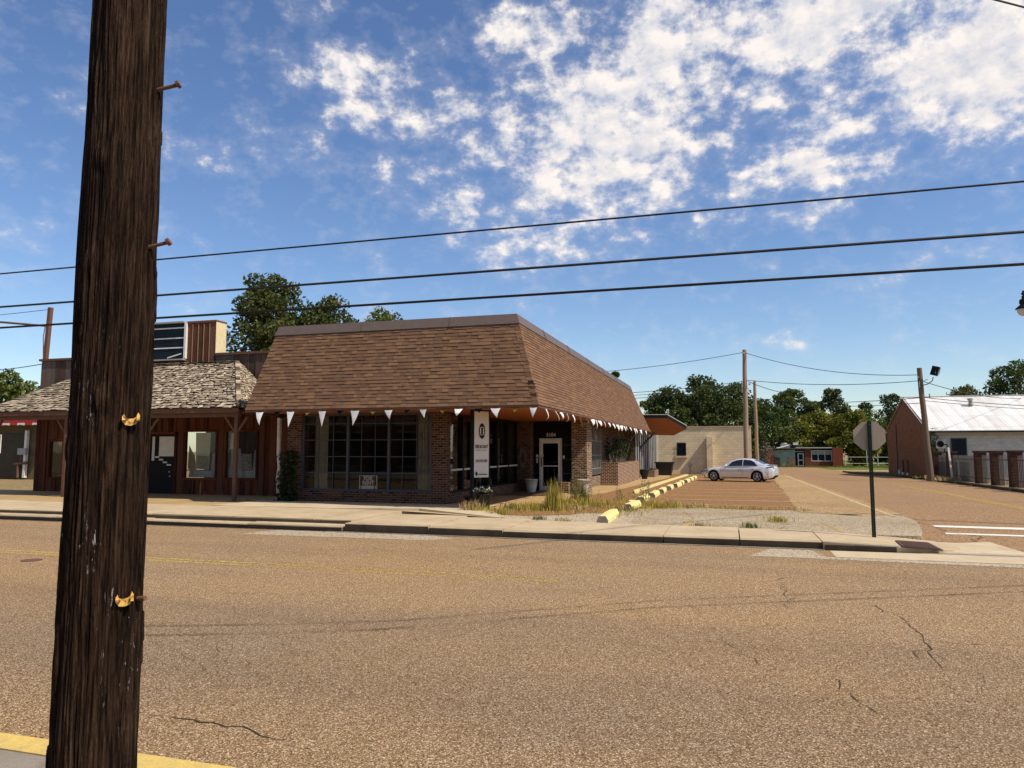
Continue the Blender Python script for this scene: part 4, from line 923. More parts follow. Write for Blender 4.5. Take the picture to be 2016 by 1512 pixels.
def plate(name, pts, a, z, mat, d=.017):
    m = on_banner(a-.028, z, d); b = MB(); b.prism([m @ Vector((x,y,0)) for x,y in pts], bn*.002); return b.build(name, mat, bw)
oval = [(.105*math.cos(t), .235*math.sin(t)) for t in np.linspace(0,2*math.pi,33)[:-1]]
plate('emblem', oval, .27, 2.27, M['ink'])
hour = [(-.085,.10),(.085,.10),(.045,.03),(.045,-.03),(.085,-.10),(-.085,-.10),(-.045,-.03),(-.045,.03)]
plate('emblem_mark', [(-.07,.075),(-.035,.09),(-.03,-.085),(-.075,-.07),(-.062,0)], .27, 2.27, M['banner'], .020)
plate('emblem_mark', [(.07,.075),(.035,.09),(.03,-.085),(.075,-.07),(.062,0)], .27, 2.27, M['banner'], .020)
plate('emblem_mark', [(-.095,.095),(-.05,.12),(.05,.12),(.095,.095),(.05,.105),(-.05,.105)], .27, 2.27, M['banner'], .020)
plate('emblem_mark', [(-.095,-.095),(-.05,-.105),(.05,-.105),(.095,-.095),(.05,-.12),(-.05,-.12)], .27, 2.27, M['banner'], .020)
text_mesh('DIS & DAT', .135, M['ink'], on_banner(.236,1.80), 'lettering', bw, .001, .65, bold=.004)
for k in range(11): plate('small_print', [(-.011,-.008),(.011,-.008),(.009,.009),(-.010,.007)], .09+.032*k+.004*(k%3), 1.695, M['ink'], .017) if k != 5 else None
text_mesh('(901) 872-2595', .105, M['ink'], on_banner(.236,1.37), 'lettering', bw, .001, .56, bold=.002)
plate('badge', [(.035*math.cos(t), .062*math.sin(t)) for t in np.linspace(0,2*math.pi,17)[:-1]], .10, .99, M['ink'])
plate('small_print', [(-.14,-.012),(.14,-.012),(.14,.010),(-.14,.012)], .31, .975, M['ink'])

# pots and planters
def pot(name, label, x, y, z, r0, r1, h, mat, cat='plant pot', group=None, soil=True):
    t_ = thing(name, (x,y,z), label, cat, group)
    b = MB(); b.lathe([(0,0),(r0,0),(r0*1.05,.01),((r0+r1)/2*1.05,h*.5),(r1,h-.03),(r1*1.03,h-.03),(r1*1.03,h),(r1*.92,h),(r1*.9,h-.06)], (x,y,z), 26); b.build('pot_body', mat, t_)
    b = MB(); b.lathe([(r1*.91,h-.05),(0,h-.045)], (x,y,z), 20, smooth=False); b.build('soil', M['soil'], t_)
    return t_
pot('white_pot', 'rounded white pot standing in shade left of the shop door', -7.90, 29.15, .10, .17, .275, .56, M['pot_white'], group='white pots by the shop door')
pw2 = pot('white_pot', 'rounded white pot in the sun below the brick pier right of the shop door', -5.74, 29.3, .10, .17, .265, .56, M['pot_white'], group='white pots by the shop door')
pf = pot('flower_pot', 'black tub of white flowers at the foot of the banner stand', -7.02, 20.55, .16, .15, .235, .42, M['pot_black'])
random.seed(9); b = MB()
for k in range(160):
    c = Vector((-7.02+random.gauss(0,.11), 20.55+random.gauss(0,.11), .62+abs(random.gauss(0,.07)))); a_ = Vector((random.gauss(0,1),random.gauss(0,1),random.gauss(0,.6))).normalized()*random.uniform(.03,.07); bb = a_.cross(Vector((random.gauss(0,1),random.gauss(0,1),1))).normalized()*a_.length*.55
    b.add([c-a_,c+bb,c+a_,c-bb],[(0,1,2,3)],False,random.random())
b.build('foliage', M['green2'], pf)
b = MB()
for k in range(85):
    c = Vector((-7.02+random.gauss(0,.12), 20.52+random.gauss(0,.11), .66+abs(random.gauss(0,.06)))); a_ = Vector((random.gauss(0,1),random.gauss(0,1),random.gauss(0,.8))).normalized()*.034; bb = a_.cross(Vector((random.gauss(0,1),random.gauss(0,1),1))).normalized()*.034
    b.add([c-a_,c+bb,c+a_,c-bb],[(0,1,2,3)],False,random.random())
b.build('blossoms', M['petal'], pf)
pot('black_pot', 'small black pot beside the wall left of the flower tub', -7.62, 20.95, .16, .13, .17, .30, M['pot_black'])
kp = pot('black_pot', 'black footed pot standing behind the long brick planter', -5.30, 47.6, -.03, .16, .33, .62, M['pot_black'])
bp = thing('brick_planter', (-5.95,41,.0), 'long red brick planter box with rough mortar below the side eave', 'planter')
b = MB(); z0, z1 = -.15, 1.20
b.box(-6.38,-5.50,37.3,37.52,z0,z1); b.box(-5.72,-5.50,37.52,46.4,z0,z1-.03); b.box(-6.38,-5.50,46.4,46.6,z0,z1-.03); b.build('brick_wall', M['brick_plant'], bp)
b = MB(); b.box(-6.38,-5.72,37.52,46.4,.8,1.08); b.build('soil', M['soil'], bp)
lp = thing('low_planter', (-5.4,53,-.1), 'low pale brick planter beyond the footed black pot', 'planter')
b = MB(); b.box(-5.72,-5.05,51.5,54.5,-.3,.42); b.build('brick_wall', M['brick_mix'], lp)
b = MB(); b.box(-5.62,-5.15,51.6,54.4,.40,.44); b.build('soil', M['soil'], lp)
bn_ = thing('trash_bin', (-4.75,56.6,-.15), 'black lidded bin against the tan block wall', 'bin')
b = MB(); b.add([(-5.25,56,-.2),(-4.3,56,-.2),(-4.3,57.2,-.2),(-5.25,57.2,-.2),(-5.4,55.9,.82),(-4.12,55.9,.82),(-4.12,57.3,.82),(-5.4,57.3,.82)],[(0,1,5,4),(1,2,6,5),(2,3,7,6),(3,0,4,7),(0,3,2,1)]); b.build('bin_body', M['pot_black'], bn_)
b = MB(); b.box(-5.45,-4.05,55.85,57.35,.82,.92); b.build('lid', M['pot_black'], bn_)

# ------------------------------------------------------------------ annex behind the shop with its tilted canopy
an = thing('rear_annex', (-5.8,50,-.1), 'dark annex wall with pale vertical battens under a canopy with an orange underside', 'annex')
b = MB(); b.box(-6.3,-5.86,46.7,61.9,-.5,3.3); b.build('wall', M['batten_wall'], an)
b = MB()
for k in range(12): b.box(-5.86,-5.80,47.6+1.22*k,47.73+1.22*k,-.4,3.2)
b.each('batten', M['alu'], an)
cp = [(-7.2,50.0,4.0),(-4.02,50.5,4.0),(-2.9,53.0,3.31),(-3.95,55.2,2.90),(-7.2,55.2,3.0)]
b = MB(); b.poly([(x,y,z) for x,y,z in cp][::-1]); so_ = b.build('canopy_soffit', M['soffit'], an)
b = MB(); up_ = [(x,y,z+.24) for x,y,z in cp]; b.poly(up_)
for i in range(5): j = (i+1)%5; b.add([cp[i],cp[j],up_[j],up_[i]],[(0,1,2,3)])
b.build('canopy', M['black'], an)
b = MB()
for i in (0,1): b.bar(Vector(up_[i])+Vector((0,-.03,.01)), Vector(up_[i+1])+Vector((.02,0,.01)), .05, .035)
b.build('canopy_edge', M['alu'], an)
b = MB(); b.bar((-5.8,49.0,1.9),(-4.9,50.3,3.0),.10); b.build('brace', M['black'], an)

# ------------------------------------------------------------------ wooden storefront on the left
wb = thing('wooden_storefront', (-21.5,23.1,.19), 'rustic board storefront with a shake porch roof and a stepped false front', 'shop building')
WY = 23.1
def boards(mb, x0, x1, z0, z1, y, rn, w=(.19,.27), th=.02, gap=.012):
    x = x0
    while x < x1-.02:
        ww = min(rn.uniform(*w), x1-x); mb.box(x+gap/2, x+ww-gap/2, y-rn.uniform(.4,1)*th, y, z0, z1, rn.random()); x += ww
rn = random.Random(8)
b = MB()
segs = [(-27.46,-26.72,.15,3.3),(-26.72,-25.93,.15,.70),(-26.72,-25.93,2.28,3.3),(-25.93,-21.95,.15,3.3),(-21.95,-20.42,2.55,3.3),(-20.42,-20.02,.15,3.3),
        (-20.02,-18.52,.15,.74),(-20.02,-18.52,2.62,3.3),(-18.52,-18.20,.15,3.3),(-18.20,-16.72,.15,.74),(-18.20,-16.72,2.62,3.3),(-16.72,-15.3,.15,3.3)]
for x0,x1,z0,z1 in segs: boards(b,x0,x1,z0,z1,WY,rn)
b.box(-27.40,-27.3,WY+.01,31,.1,3.4)
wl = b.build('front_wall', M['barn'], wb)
b = MB(); x = -27.4
while x < -15.3:
    x += .52
    for x0,x1,z0,z1 in segs:
        if x0 < x < x1-.05: b.box(x, x+.05, WY-.045, WY-.021, z0, z1, rn.random())
b.each('batten', M['barn'], wl)
def wwin(x0, x1, z0, z1, lab):
    b = MB(); f = .07
    for a,c,d,e in ((x0-f,x1+f,z0-f,z0),(x0-f,x1+f,z1,z1+f),(x0-f,x0,z0,z1),(x1,x1+f,z0,z1)): b.box(a,c,WY-.06,WY+.06,d,e,rn.random())
    w_ = b.build('window', M['barn'], wb); w_['label'] = lab
    b = MB(); b.box(x0,x1,WY+.02,WY+.026,z0,z1); b.build('glass', M['glass'], w_)
    return w_
w1 = wwin(-19.95,-18.59,.81,2.55,'window with a pale reflection painted behind the glass and a printed notice')
w2 = wwin(-18.13,-16.79,.81,2.55,'window half covered with a bluish reflection painted behind the glass')
w0 = wwin(-26.65,-26.0,.77,2.2,'small dark window')
def hang(name, pts, y, mat, par): 
    b = MB(); b.poly([(x,y,z) for x,z in pts]); b.prism([(x,y+.004,z) for x,z in pts], (0,.004,0)); return b.build(name, mat, par)
hang('reflection_sheet',[(-19.55,1.15),(-18.95,1.12),(-18.92,2.52),(-19.60,2.52)],WY+.08,M['paper'],w1); hang('printed_notice',[(-19.52,1.17),(-18.97,1.14),(-18.96,1.62),(-19.53,1.66)],WY+.07,M['print'],w1)  # pale sheet paints the reflection of the building opposite
hang('reflection_strip',[(-19.93,1.2),(-19.70,.86),(-19.62,1.6),(-19.90,2.05)],WY+.09,M['curtain'],w1); hang('reflection_strip',[(-19.90,.83),(-18.62,.83),(-18.66,1.75),(-18.85,1.75),(-18.9,1.08),(-19.55,1.1),(-19.68,1.72),(-19.80,1.72)],WY+.12,M['reflect_blue'],w1)  # strips continue the painted reflection
hang('reflection_strip',[(-18.10,.83),(-16.82,.83),(-16.84,1.86),(-16.98,1.86),(-17.05,1.1),(-17.5,1.1),(-17.6,1.92),(-18.0,1.92)],WY+.12,M['reflect_blue'],w2); hang('printed_notice',[(-17.5,1.12),(-17.05,1.12),(-17.08,1.72),(-17.52,1.72)],WY+.08,M['print'],w2); hang('reflection_sheet',[(-18.06,1.9),(-17.78,1.95),(-17.78,2.5),(-18.02,2.5)],WY+.1,M['paper'],w2)  # same painted reflection in the second window, beside its notice
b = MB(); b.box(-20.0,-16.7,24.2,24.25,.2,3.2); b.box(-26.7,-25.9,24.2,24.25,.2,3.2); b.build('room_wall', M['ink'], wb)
b = MB()
for a,c,d,e in ((-22.03,-21.93,.19,2.55),(-20.46,-20.36,.19,2.55),(-22.03,-20.36,2.47,2.56)): b.box(a,c,WY-.05,WY+.03,d,e,rn.random())
dfm = b.build('door_frame', M['barn'], wb)
b = MB(); b.box(-21.93,-20.46,WY-.005,WY+.03,.19,2.47); dd = b.build('door', M['black'], wb); dd['label'] = 'dark double door with papers taped inside'
b = MB()
for x0,x1,z0,z1 in ((-21.22,-20.52,1.62,2.38),(-21.55,-21.43,1.45,2.38),(-21.92,-21.78,1.5,2.38)): b.box(x0,x1,WY-.012,WY-.006,z0,z1)
b.each('paper_sheet', M['paper'], dd)
b = MB()
for k in range(4): b.box(-21.40+.19*k,-21.20+.19*k,WY-.012,WY-.006,1.56-.10*k,1.62-.10*k)
b.each('sticker', M['white'], dd)
b = MB(); b.tube([(-20.66,WY-.04,1.05),(-20.66,WY-.04,1.0)],.03,8); b.tube([(-20.63,WY-.04,.88),(-20.63,WY-.04,.84)],.03,8); b.build('handle', M['alu'], dd)
# porch: shake roof, beam, posts with knee braces
EY, EZ, RY, RZ = 20.25, 3.27, 22.95, 5.17
ev = [(-26.9,EY,EZ-.02),(-15.45,EY,EZ)]; rg = [(-22.6,RY,RZ),(-18.1,RY,RZ)]
mb = MB(); rn2 = random.Random(77)
lf0 = (-28.6,RY,EZ+.10)
P_eL, P_eR, P_rR, P_rL = (-26.9,EY,EZ), (-15.45,EY,EZ), (-17.65,RY,RZ), (-24.0,RY,RZ)
mb.poly([P_eL,P_eR,P_rR,P_rL],.1)
P_sL = (-28.2,RY,EZ+.08); mb.poly([P_sL,P_eL,P_rL],.1)
P_bR = (-15.5,RY+.02,EZ+.02); mb.poly([P_eR,P_bR,P_rR],.1)
shingle_face(mb, P_eL, P_eR, P_rR, P_rL, .165, .06, .22, .032, rn2, .004, .10, .05)
shingle_face(mb, P_eR, P_bR, (-17.62,RY+.05,RZ), (-17.66,RY,RZ), .135, .05, .17, .024, rn2, .004, .06, .05)
sr = mb.build('shake_roof', M['shake'], wb)
mb = MB()
for i in range(26):
    p = Vector(P_eR).lerp(Vector(P_rR), i/26); q = Vector(P_eR).lerp(Vector(P_rR), min(1,(i+1.6)/26)); mb.bar(p+Vector((0,-.02,.05)), q+Vector((0,-.02,.03)), .15, .02, rn2.random())
for i in range(30):
    p = Vector(P_rL).lerp(Vector(P_rR), i/30); q = Vector(P_rL).lerp(Vector(P_rR), (i+1)/30); mb.bar(p+Vector((0,-.05,.03)), q+Vector((0,-.05,.03)), .16, .02, rn2.random())
mb.build('ridge_shakes', M['shake'], sr)
b = MB(); b.box(-26.8,-15.5,EY+.02,EY+.06,EZ-.16,EZ-.01); b.box(-26.5,-15.6,EY+.14,EY+.30,EZ-.30,EZ-.12); b.box(-15.6,-15.5,EY+.3,WY-.05,EZ-.2,EZ-.02); b.build('porch_beam', M['post'], wb)
b = MB(); b.box(-27.4,-15.5,EY+.07,WY-.05,EZ-.10,EZ-.07); b.build('porch_ceiling', M['barn'], wb)
for xx in (-15.68,-19.32,-22.9,-26.45):
    b = MB(); b.bar((xx,EY+.2,.18),(xx,EY+.2,EZ-.30),.115); p_ = b.build('porch_post', M['post'], wb)
    b = MB()
    for sg in (-1,1):
        if xx > -16 and sg > 0: sg = .9
        b.bar((xx+.02*sg,EY+.2,EZ-.85),(xx+.45*sg,EY+.2,EZ-.31),.06)
    b.each('knee_brace', M['post'], p_)
lamp_ = MB(); lamp_.box(-18.62,-18.42,EY+.6,EY+.8,EZ-.24,EZ-.10); lamp_.build('porch_light', M['alu'], wb)
# stepped false front
PYF = 23.15
b = MB(); boards(b,-27.46,-22.3,3.2,5.55,PYF+.02,rn,(.2,.3)); boards(b,-18.82,-14.9,3.2,5.48,PYF+.02,rn,(.2,.3)); b.box(-27.5,-14.9,PYF+.03,PYF+.10,3.0,5.45)
pf_ = b.build('false_front', M['barn_grey'], wb)
b = MB(); b.box(-27.55,-22.3,PYF-.06,PYF+.16,5.55,5.64); b.box(-18.80,-14.9,PYF-.06,PYF+.16,5.48,5.57); b.each('coping', M['post'], pf_)
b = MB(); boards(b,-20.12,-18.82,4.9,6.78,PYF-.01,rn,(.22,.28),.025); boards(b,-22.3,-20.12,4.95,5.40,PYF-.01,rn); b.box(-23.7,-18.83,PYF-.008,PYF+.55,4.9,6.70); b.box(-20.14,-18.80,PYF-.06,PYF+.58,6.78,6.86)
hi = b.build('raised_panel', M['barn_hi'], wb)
b = MB()
for xx in (-19.88,-19.61,-19.36,-19.09): b.box(xx-.011,xx+.011,PYF-.05,PYF-.036,5.0,6.74)
b.each('pale_batten', M['pole_far'], hi)
b = MB(); b.box(-18.818,-18.80,PYF-.03,PYF+.56,5.57,6.78); b.build('plywood_side', M['ply'], hi)
b = MB(); b.box(-23.6,-20.22,PYF-.05,PYF-.012,5.40,6.80); sg_ = b.build('sign_back', M['glass_far'], hi)
b = MB()
for zz in (6.62,6.22,5.84): b.bar((-23.6,PYF-.06,zz),(-20.24,PYF-.06,zz+.0),.03,.045)
b.bar((-21.0,PYF-.07,5.45),(-20.35,PYF-.07,5.60),.03,.045); b.each('tube_rail', M['white'], sg_)
b = MB(); b.bar((-20.17,PYF-.06,5.40),(-20.17,PYF-.06,6.80),.09,.12); b.build('white_post', M['white'], sg_)
b = MB(); b.box(-23.6,-20.15,PYF-.25,PYF-.012,5.33,5.38); b.box(-23.6,-20.2,PYF-.20,PYF+.1,6.80,6.86); b.build('sign_shelf', M['grey_metal'], sg_)
# rusty sign gantry on the roof
ga = thing('sign_gantry', (-27.4,23.25,5.6), 'rusty empty sign gantry rising above the left end of the wooden storefront', 'sign frame')
b = MB(); b.bar((-27.42,23.28,5.6),(-27.30,23.28,7.85),.15); b.tube([(-27.4,23.15,5.75),(-27.42,23.12,6.6),(-27.36,23.14,7.1)],.02,5); b.build('upright', M['rust'], ga)
b = MB(); b.tube([(-34.5,23.0,7.85),(-27.3,23.25,7.05)],.045,8); b.tube([(-30.4,23.12,7.36),(-30.38,23.1,7.0),(-30.33,23.1,6.9),(-30.25,23.12,7.3)],.012,5); b.build('arm', M['rust'], ga)
# ivy on the brick column beside the downpipe
def leaves(mb, n, pos, size, rn, up_=0.0, asp=.55):
    for k in range(n):
        c = Vector(pos()); a_ = Vector((rn.gauss(0,1),rn.gauss(0,1),rn.gauss(0,1)+up_)).normalized()*size*rn.uniform(.6,1.3); bb = a_.cross(Vector((rn.gauss(0,1),rn.gauss(0,1),rn.gauss(0,1)))).normalized()*a_.length*asp
        mb.add([c-a_,c+bb,c+a_,c-bb],[(0,1,2,3)],False,min(1,max(0,rn.gauss(.5,.25))))
iv = thing('ivy_shrub', (-14.2,21.3,.16), 'dark leafy climber clinging to the brick column beside the downpipe', 'climbing plant')
rn3 = random.Random(4); b = MB()
def ivpos():
    z = rn3.uniform(0,1)**1.2*1.65; return (-14.22+rn3.gauss(0,.20-.05*z), 21.33+rn3.uniform(-.16,.14)-.1*(1-z/2), .18+z)
leaves(b, 900, ivpos, .055, rn3, 0, .8); b.build('foliage', M['ivy'], iv)
b = MB(); b.tube([(-14.2,21.4,.16),(-14.25,21.42,.8),(-14.15,21.42,1.4),(-14.2,21.44,1.95)],[.03,.025,.018,.01],6); b.build('stem', M['trunk'], iv)

# far left: beige garage with a striped awning
gb = thing('beige_garage', (-48,39.5,0), 'low beige shed with roller door and a red and white awning seen past the porch', 'shed')
b = MB(); b.box(-62,-44.5,39.2,46,-.3,3.6); b.build('wall', M['garage'], gb)
b = MB(); b.box(-51.2,-47.35,39.10,39.19,-.1,3.0); b.build('roller_door', plain('dark_brown_roller_door',(0.06,0.047,0.028),(0.04,0.032,0.018),1.0,0.7), gb)  # door of a dark brown colour
b = MB()
for k in range(26): b.add([(-62+.68*k,38.3,3.70),(-61.32+.68*k,38.3,3.70),(-61.32+.68*k,39.2,3.66),(-62+.68*k,39.2,3.66),(-62+.68*k,38.3,3.58),(-61.66+.68*k,38.3,3.53),(-61.32+.68*k,38.3,3.58)],[(0,1,2,3),(4,5,6,1,0)])
b.build('awning', M['awning'], gb)
b = MB(); b.bar((-47.25,39.0,-.1),(-47.2,39.0,3.2),.20); b.build('white_post', M['white'], gb)
b = MB(); b.box(-47.75,-47.0,38.78,38.95,1.5,1.95); b.build('meter_box', M['grey_metal'], gb)
b = MB(); b.tube([(-47.75,38.9,-.1),(-47.75,38.9,.9)],.09,8); b.tube([(-48.1,38.9,.85),(-46.9,38.9,.95)],.10,8); b.tube([(-47.55,38.9,.9),(-47.5,38.9,1.5)],.05,8); b.build('gas_pipe', M['rust'], gb)
b = MB(); b.box(-62,-51.3,44,44.2,3.6,4.5); b.build('red_parapet', M['red'], gb)
ss = thing('parking_sign', (-25.6,20.1,.19), 'small black and white notice on a post at the far left edge', 'sign')
b = MB(); b.bar((-25.78,20.0,.19),(-25.78,20.0,2.45),.06); b.build('post', M['post'], ss)
b = MB(); b.box(-26.0,-25.36,19.93,19.955,1.75,2.42); b.build('plate', M['white'], ss)
b = MB(); b.box(-25.97,-25.39,19.922,19.929,2.12,2.39); b.build('black_panel', M['ink'], ss)

# ------------------------------------------------------------------ tan block building
tb = thing('tan_block_building', (-2,62,-.28), 'windowless tan painted block building behind the silver car with one small barred window', 'building')
b = MB(); b.box(-5.80,-4.21,62,62.2,-.6,3.70); b.box(-4.21,-3.45,62,62.2,-.6,1.33); b.box(-4.21,-3.45,62,62.2,2.42,3.70); b.box(-3.45,1.72,62,62.2,-.6,3.70)
b.box(1.52,1.72,62.2,72,-.6,3.70); b.box(-5.80,-5.6,62.2,72,-.6,3.70); b.box(-5.6,1.52,62.3,72,3.45,3.55); b.build('wall', M['block_tan'], tb)
b = MB(); b.box(-5.84,1.76,61.93,62.24,3.70,3.78); b.box(1.5,1.76,62.24,72,3.70,3.78); b.build('coping', M['conc_pale'], tb)
b = MB(); b.box(-1.78,-1.30,61.45,61.99,-.6,2.90); b.build('pilaster', M['block_tan'], tb)
b = MB(); b.box(-4.20,-3.46,62.08,62.1,1.34,2.41); wn = b.build('window', M['glass_far'], tb)
b = MB(); b.box(-4.24,-3.42,62.02,62.07,1.33,1.40); b.box(-4.24,-3.42,62.02,62.07,2.36,2.42); b.box(-4.23,-4.16,62.02,62.07,1.40,2.36); b.box(-3.49,-3.42,62.02,62.07,1.40,2.36); b.build('frame', M['darkblue'], wn)
b = MB()
for k in range(5): b.tube([(-4.13+.15*k,61.93,1.28),(-4.13+.15*k,61.93,2.5)],.013,5)
for zz in (1.5,1.88,2.26): b.bar((-4.30,61.93,zz),(-3.36,61.93,zz),.022)
b.build('bars', M['black'], wn)
b = MB(); b.box(-4.32,-3.35,61.80,61.99,1.20,1.31); b.build('sill', M['block_tan'], tb)
b = MB(); b.tube([(-3.12,61.9,-.3),(-3.12,61.9,.55)],.035,6); b.box(-3.22,-2.98,61.84,61.98,.5,.72); b.build('gas_meter', M['grey_metal'], tb)
b = MB(); b.box(-5.86,-5.803,61.9,61.985,-.3,3.2); b.build('corner_strip', M['white'], tb)

# ------------------------------------------------------------------ red brick building at the far end
rb = thing('red_brick_office', (10,112,-.6), 'low red brick office with a faded mural panel at the end of the side street', 'building')
YR = 112.0
b = MB(); b.box(5.0,6.1,YR-.6,YR+8,-.9,2.16); b.box(13.95,15.3,YR-.6,YR+8,-.9,2.05); b.box(9.05,10.35,YR+.2,YR+.4,1.75,1.95); b.box(10.35,13.95,YR,YR+.3,-.9,.15); b.box(10.35,11.2,YR,YR+.3,.15,1.9); b.box(6.1,9.05,YR+.31,YR+.5,-.9,1.9); b.build('wall', M['brick_far'], rb)
b = MB(); b.box(6.1,7.0,YR,YR+.3,-.9,.65); b.box(8.0,9.05,YR,YR+.3,-.9,.65); b.add([(6.1,YR,.65),(7.0,YR,.3),(7.0,YR+.3,.3),(6.1,YR+.3,.65),(6.1,YR,.95),(6.1,YR+.3,.95)],[(0,1,4),(1,2,5,4)]); b.build('brick_panel', M['brick_mix'], rb)
b = MB(); b.box(6.1,9.05,YR+.1,YR+.3,-.55,1.78); b.build('mural_panel', M['mural'], rb)
b = MB(); b.box(4.95,9.1,YR-.65,YR+8,1.92,2.04); b.box(9.1,15.35,YR-.1,YR+8,1.98,2.10); b.build('flat_roof', M['fascia'], rb)
b = MB(); b.box(9.12,13.95,YR-.25,YR-.11,2.02,2.14); b.build('roof_edge', M['alu'], rb)
b = MB(); b.box(9.1,10.35,YR+.35,YR+.45,-.6,1.9); b.build('entry_glass', M['glass_far'], rb)
b = MB()
for x0,x1,z0,z1 in ((9.42,9.53,-.55,1.28),(10.1,10.22,-.55,1.28),(9.53,10.1,1.18,1.28),(9.53,10.1,-.55,-.4),(9.53,10.1,.25,.36),(9.1,10.3,1.5,1.56)): b.box(x0,x1,YR+.26,YR+.34,z0,z1)
b.build('door', M['white'], rb)['label'] = 'white framed glass door'
b = MB(); b.box(11.2,13.95,YR+.12,YR+.16,.2,1.72); wn = b.build('window', M['glass_far'], rb)
b = MB()
for x0,x1,z0,z1 in ((11.2,13.95,.15,.26),(11.2,13.95,1.62,1.72),(11.2,11.3,.26,1.62),(12.08,12.16,.26,1.62),(12.98,13.06,.26,1.62),(13.85,13.95,.26,1.62)): b.box(x0,x1,YR+.02,YR+.1,z0,z1)
b.build('frame', M['alu'], wn)
b = MB(); b.box(11.3,13.85,YR+.112,YR+.118,1.1,1.6); b.build('blind', M['curtain'], wn)
hv = MB(); hv.box(7.3,8.6,YR+2,YR+4,2.05,2.65); hv.lathe([(.4,2.65),(.4,2.8),(0,2.8)],(7.8,YR+3,0),14); h_ = hv.build('rooftop_unit', M['grey_metal'], rb)
hv = MB(); hv.box(8.62,9.3,YR+1.9,YR+3.6,2.05,2.45); hv.build('duct', M['black'], h_); hv = MB(); hv.box(9.0,9.7,YR+1.9,YR+2.8,2.5,2.85); hv.build('vent_hood', M['white'], h_)
b = MB(); b.bar((6.6,YR+1,2.02),(8.3,YR+2,2.45),.12,.10); b.build('pipe', M['white'], h_)

# ------------------------------------------------------------------ white-roofed building on the right
wr = thing('white_roof_building', (14,67,-.2), 'brick gabled building with a long white sheet-metal roof beside the side street', 'building')
XG, YA, YB, YP = 14.0, 59.9, 74.2, 67.0
ZA, ZP = 3.45, 6.12
b = MB(); b.prism([(XG,YA,-.6),(XG,YB,-.6),(XG,YB,ZA+.1),(XG,YP,ZP-.05),(XG,YA,ZA)][::-1], (.35,0,0)); b.build('gable_wall', M['brick_gable'], wr)
b = MB(); b.box(XG+.36,46,YA+.05,YA+.35,-.6,ZA-.12); b.build('side_wall', M['block_white'], wr)
b = MB(); b.box(XG,XG+.34,YA-.02,YA,-.6,ZA-.1); b.build('corner_pier', M['block_white'], wr)
b = MB()
def rpt(x, t, d=0): return Vector((x, YA-.55+(YP-YA+.55)*t, ZA-.20+(ZP+.06-ZA+.20)*t+d))
b.add([rpt(XG-.12,0),rpt(46,0),rpt(46,1),rpt(XG-.12,1),rpt(XG-.12,0,-.06),rpt(46,0,-.06),rpt(XG-.12,1,-.06)],[(0,1,2,3),(4,5,1,0),(0,3,6,4)])
b.add([(XG-.12,YP,ZP+.06),(46,YP,ZP+.06),(46,YB+.5,ZA-.1),(XG-.12,YB+.5,ZA-.1)],[(0,1,2,3)])
rf = b.build('roof', M['tin'], wr)
b = MB()
for i in range(40): b.bar(rpt(14.6+.8*i,.0,.004),rpt(14.6+.8*i,1,.004),.03,.012)
b.build('seam_rib', M['tin'], rf)
b = MB(); b.bar((XG-.14,YP,ZP+.09),(46,YP,ZP+.09),.25,.05); b.build('ridge_cap', M['tin'], rf)
b = MB(); b.bar(rpt(XG-.13,0,-.10),rpt(46,0,-.10),.06,.10); b.build('gutter', M['black'], rf)
b = MB(); b.box(XG+.4,46,YA-.48,YA+.04,ZA-.42,ZA-.28); b.build('eave_soffit', M['block_white'], wr)
b = MB(); b.bar((XG-.03,YA-.05,ZA+.0),(XG-.03,YP,ZP+.0),.05,.14); b.bar((XG-.03,YB,ZA+.1),(XG-.03,YP,ZP),.05,.14); b.build('barge_board', M['fascia'], rf)
vt = MB(); vb = rpt(18.2,.68); vt.tube([vb-Vector((0,0,.1)), vb+Vector((0,0,.45))],.13,10); vt.tube([vb+Vector((0,0,.45)), vb+Vector((0,0,.62))],.20,10); vt.tube([vb+Vector((0,0,.1)), vb+Vector((0,0,.2))],.20,10); vt.build('roof_vent', M['grey_metal'], rf)
b = MB(); vb = rpt(15.9,.97); b.tube([vb, vb+Vector((0,0,.35))],.04,6); b.build('flue', M['rust'], rf)
b = MB(); b.box(15.55,16.45,YA+.02,YA+.045,1.18,2.62); wn = b.build('window', M['glass_far'], wr); wn['label'] = 'boarded blue-black window'
b = MB(); b.box(15.48,15.55,YA+.0,YA+.05,1.1,2.7); b.box(16.45,16.52,YA,YA+.05,1.1,2.7); b.box(15.55,16.45,YA,YA+.05,2.62,2.70); b.build('frame', M['darkblue'], wn)
b = MB(); b.box(14.45,15.05,YA-.35,YA+.04,1.95,2.5); ac = b.build('air_conditioner', M['alu'], wr)
b = MB(); b.lathe([(.0,0),(.22,0),(.24,.02)],(0,0,0),16); bm3 = Matrix.Translation((14.72,YA-.352,2.26)) @ Matrix.Rotation(R(90),4,'X')
b.v = [tuple(bm3 @ Vector(p)) for p in b.v]; b.build('fan_grille', M['black'], ac)
b = MB(); b.bar((14.5,YA-.3,1.94),(14.5,YA+.03,1.5),.05); b.bar((15.0,YA-.3,1.94),(15.0,YA+.03,1.5),.05); b.build('bracket', M['black'], ac)
b = MB(); b.tube([(15.28,YA-.02,.6),(15.28,YA-.02,2.1),(15.2,YA-.1,2.22),(15.05,YA-.25,2.2)],.03,6); b.box(14.95,15.15,YA-.35,YA-.15,2.18,2.26); b.build('conduit', M['black'], wr)
b = MB(); b.tube([(XG-.05,70.2,-.3),(XG-.05,70.2,4.0)],.06,8); b.build('downpipe', M['fascia'], wr)
b = MB(); b.box(XG-.4,XG-.02,67.6,68.3,-.25,.15); b.tube([(XG-.2,67.9,.1),(XG-.1,67.9,.4)],.09,8); b.build('gas_meter', M['grey_metal'], wr)
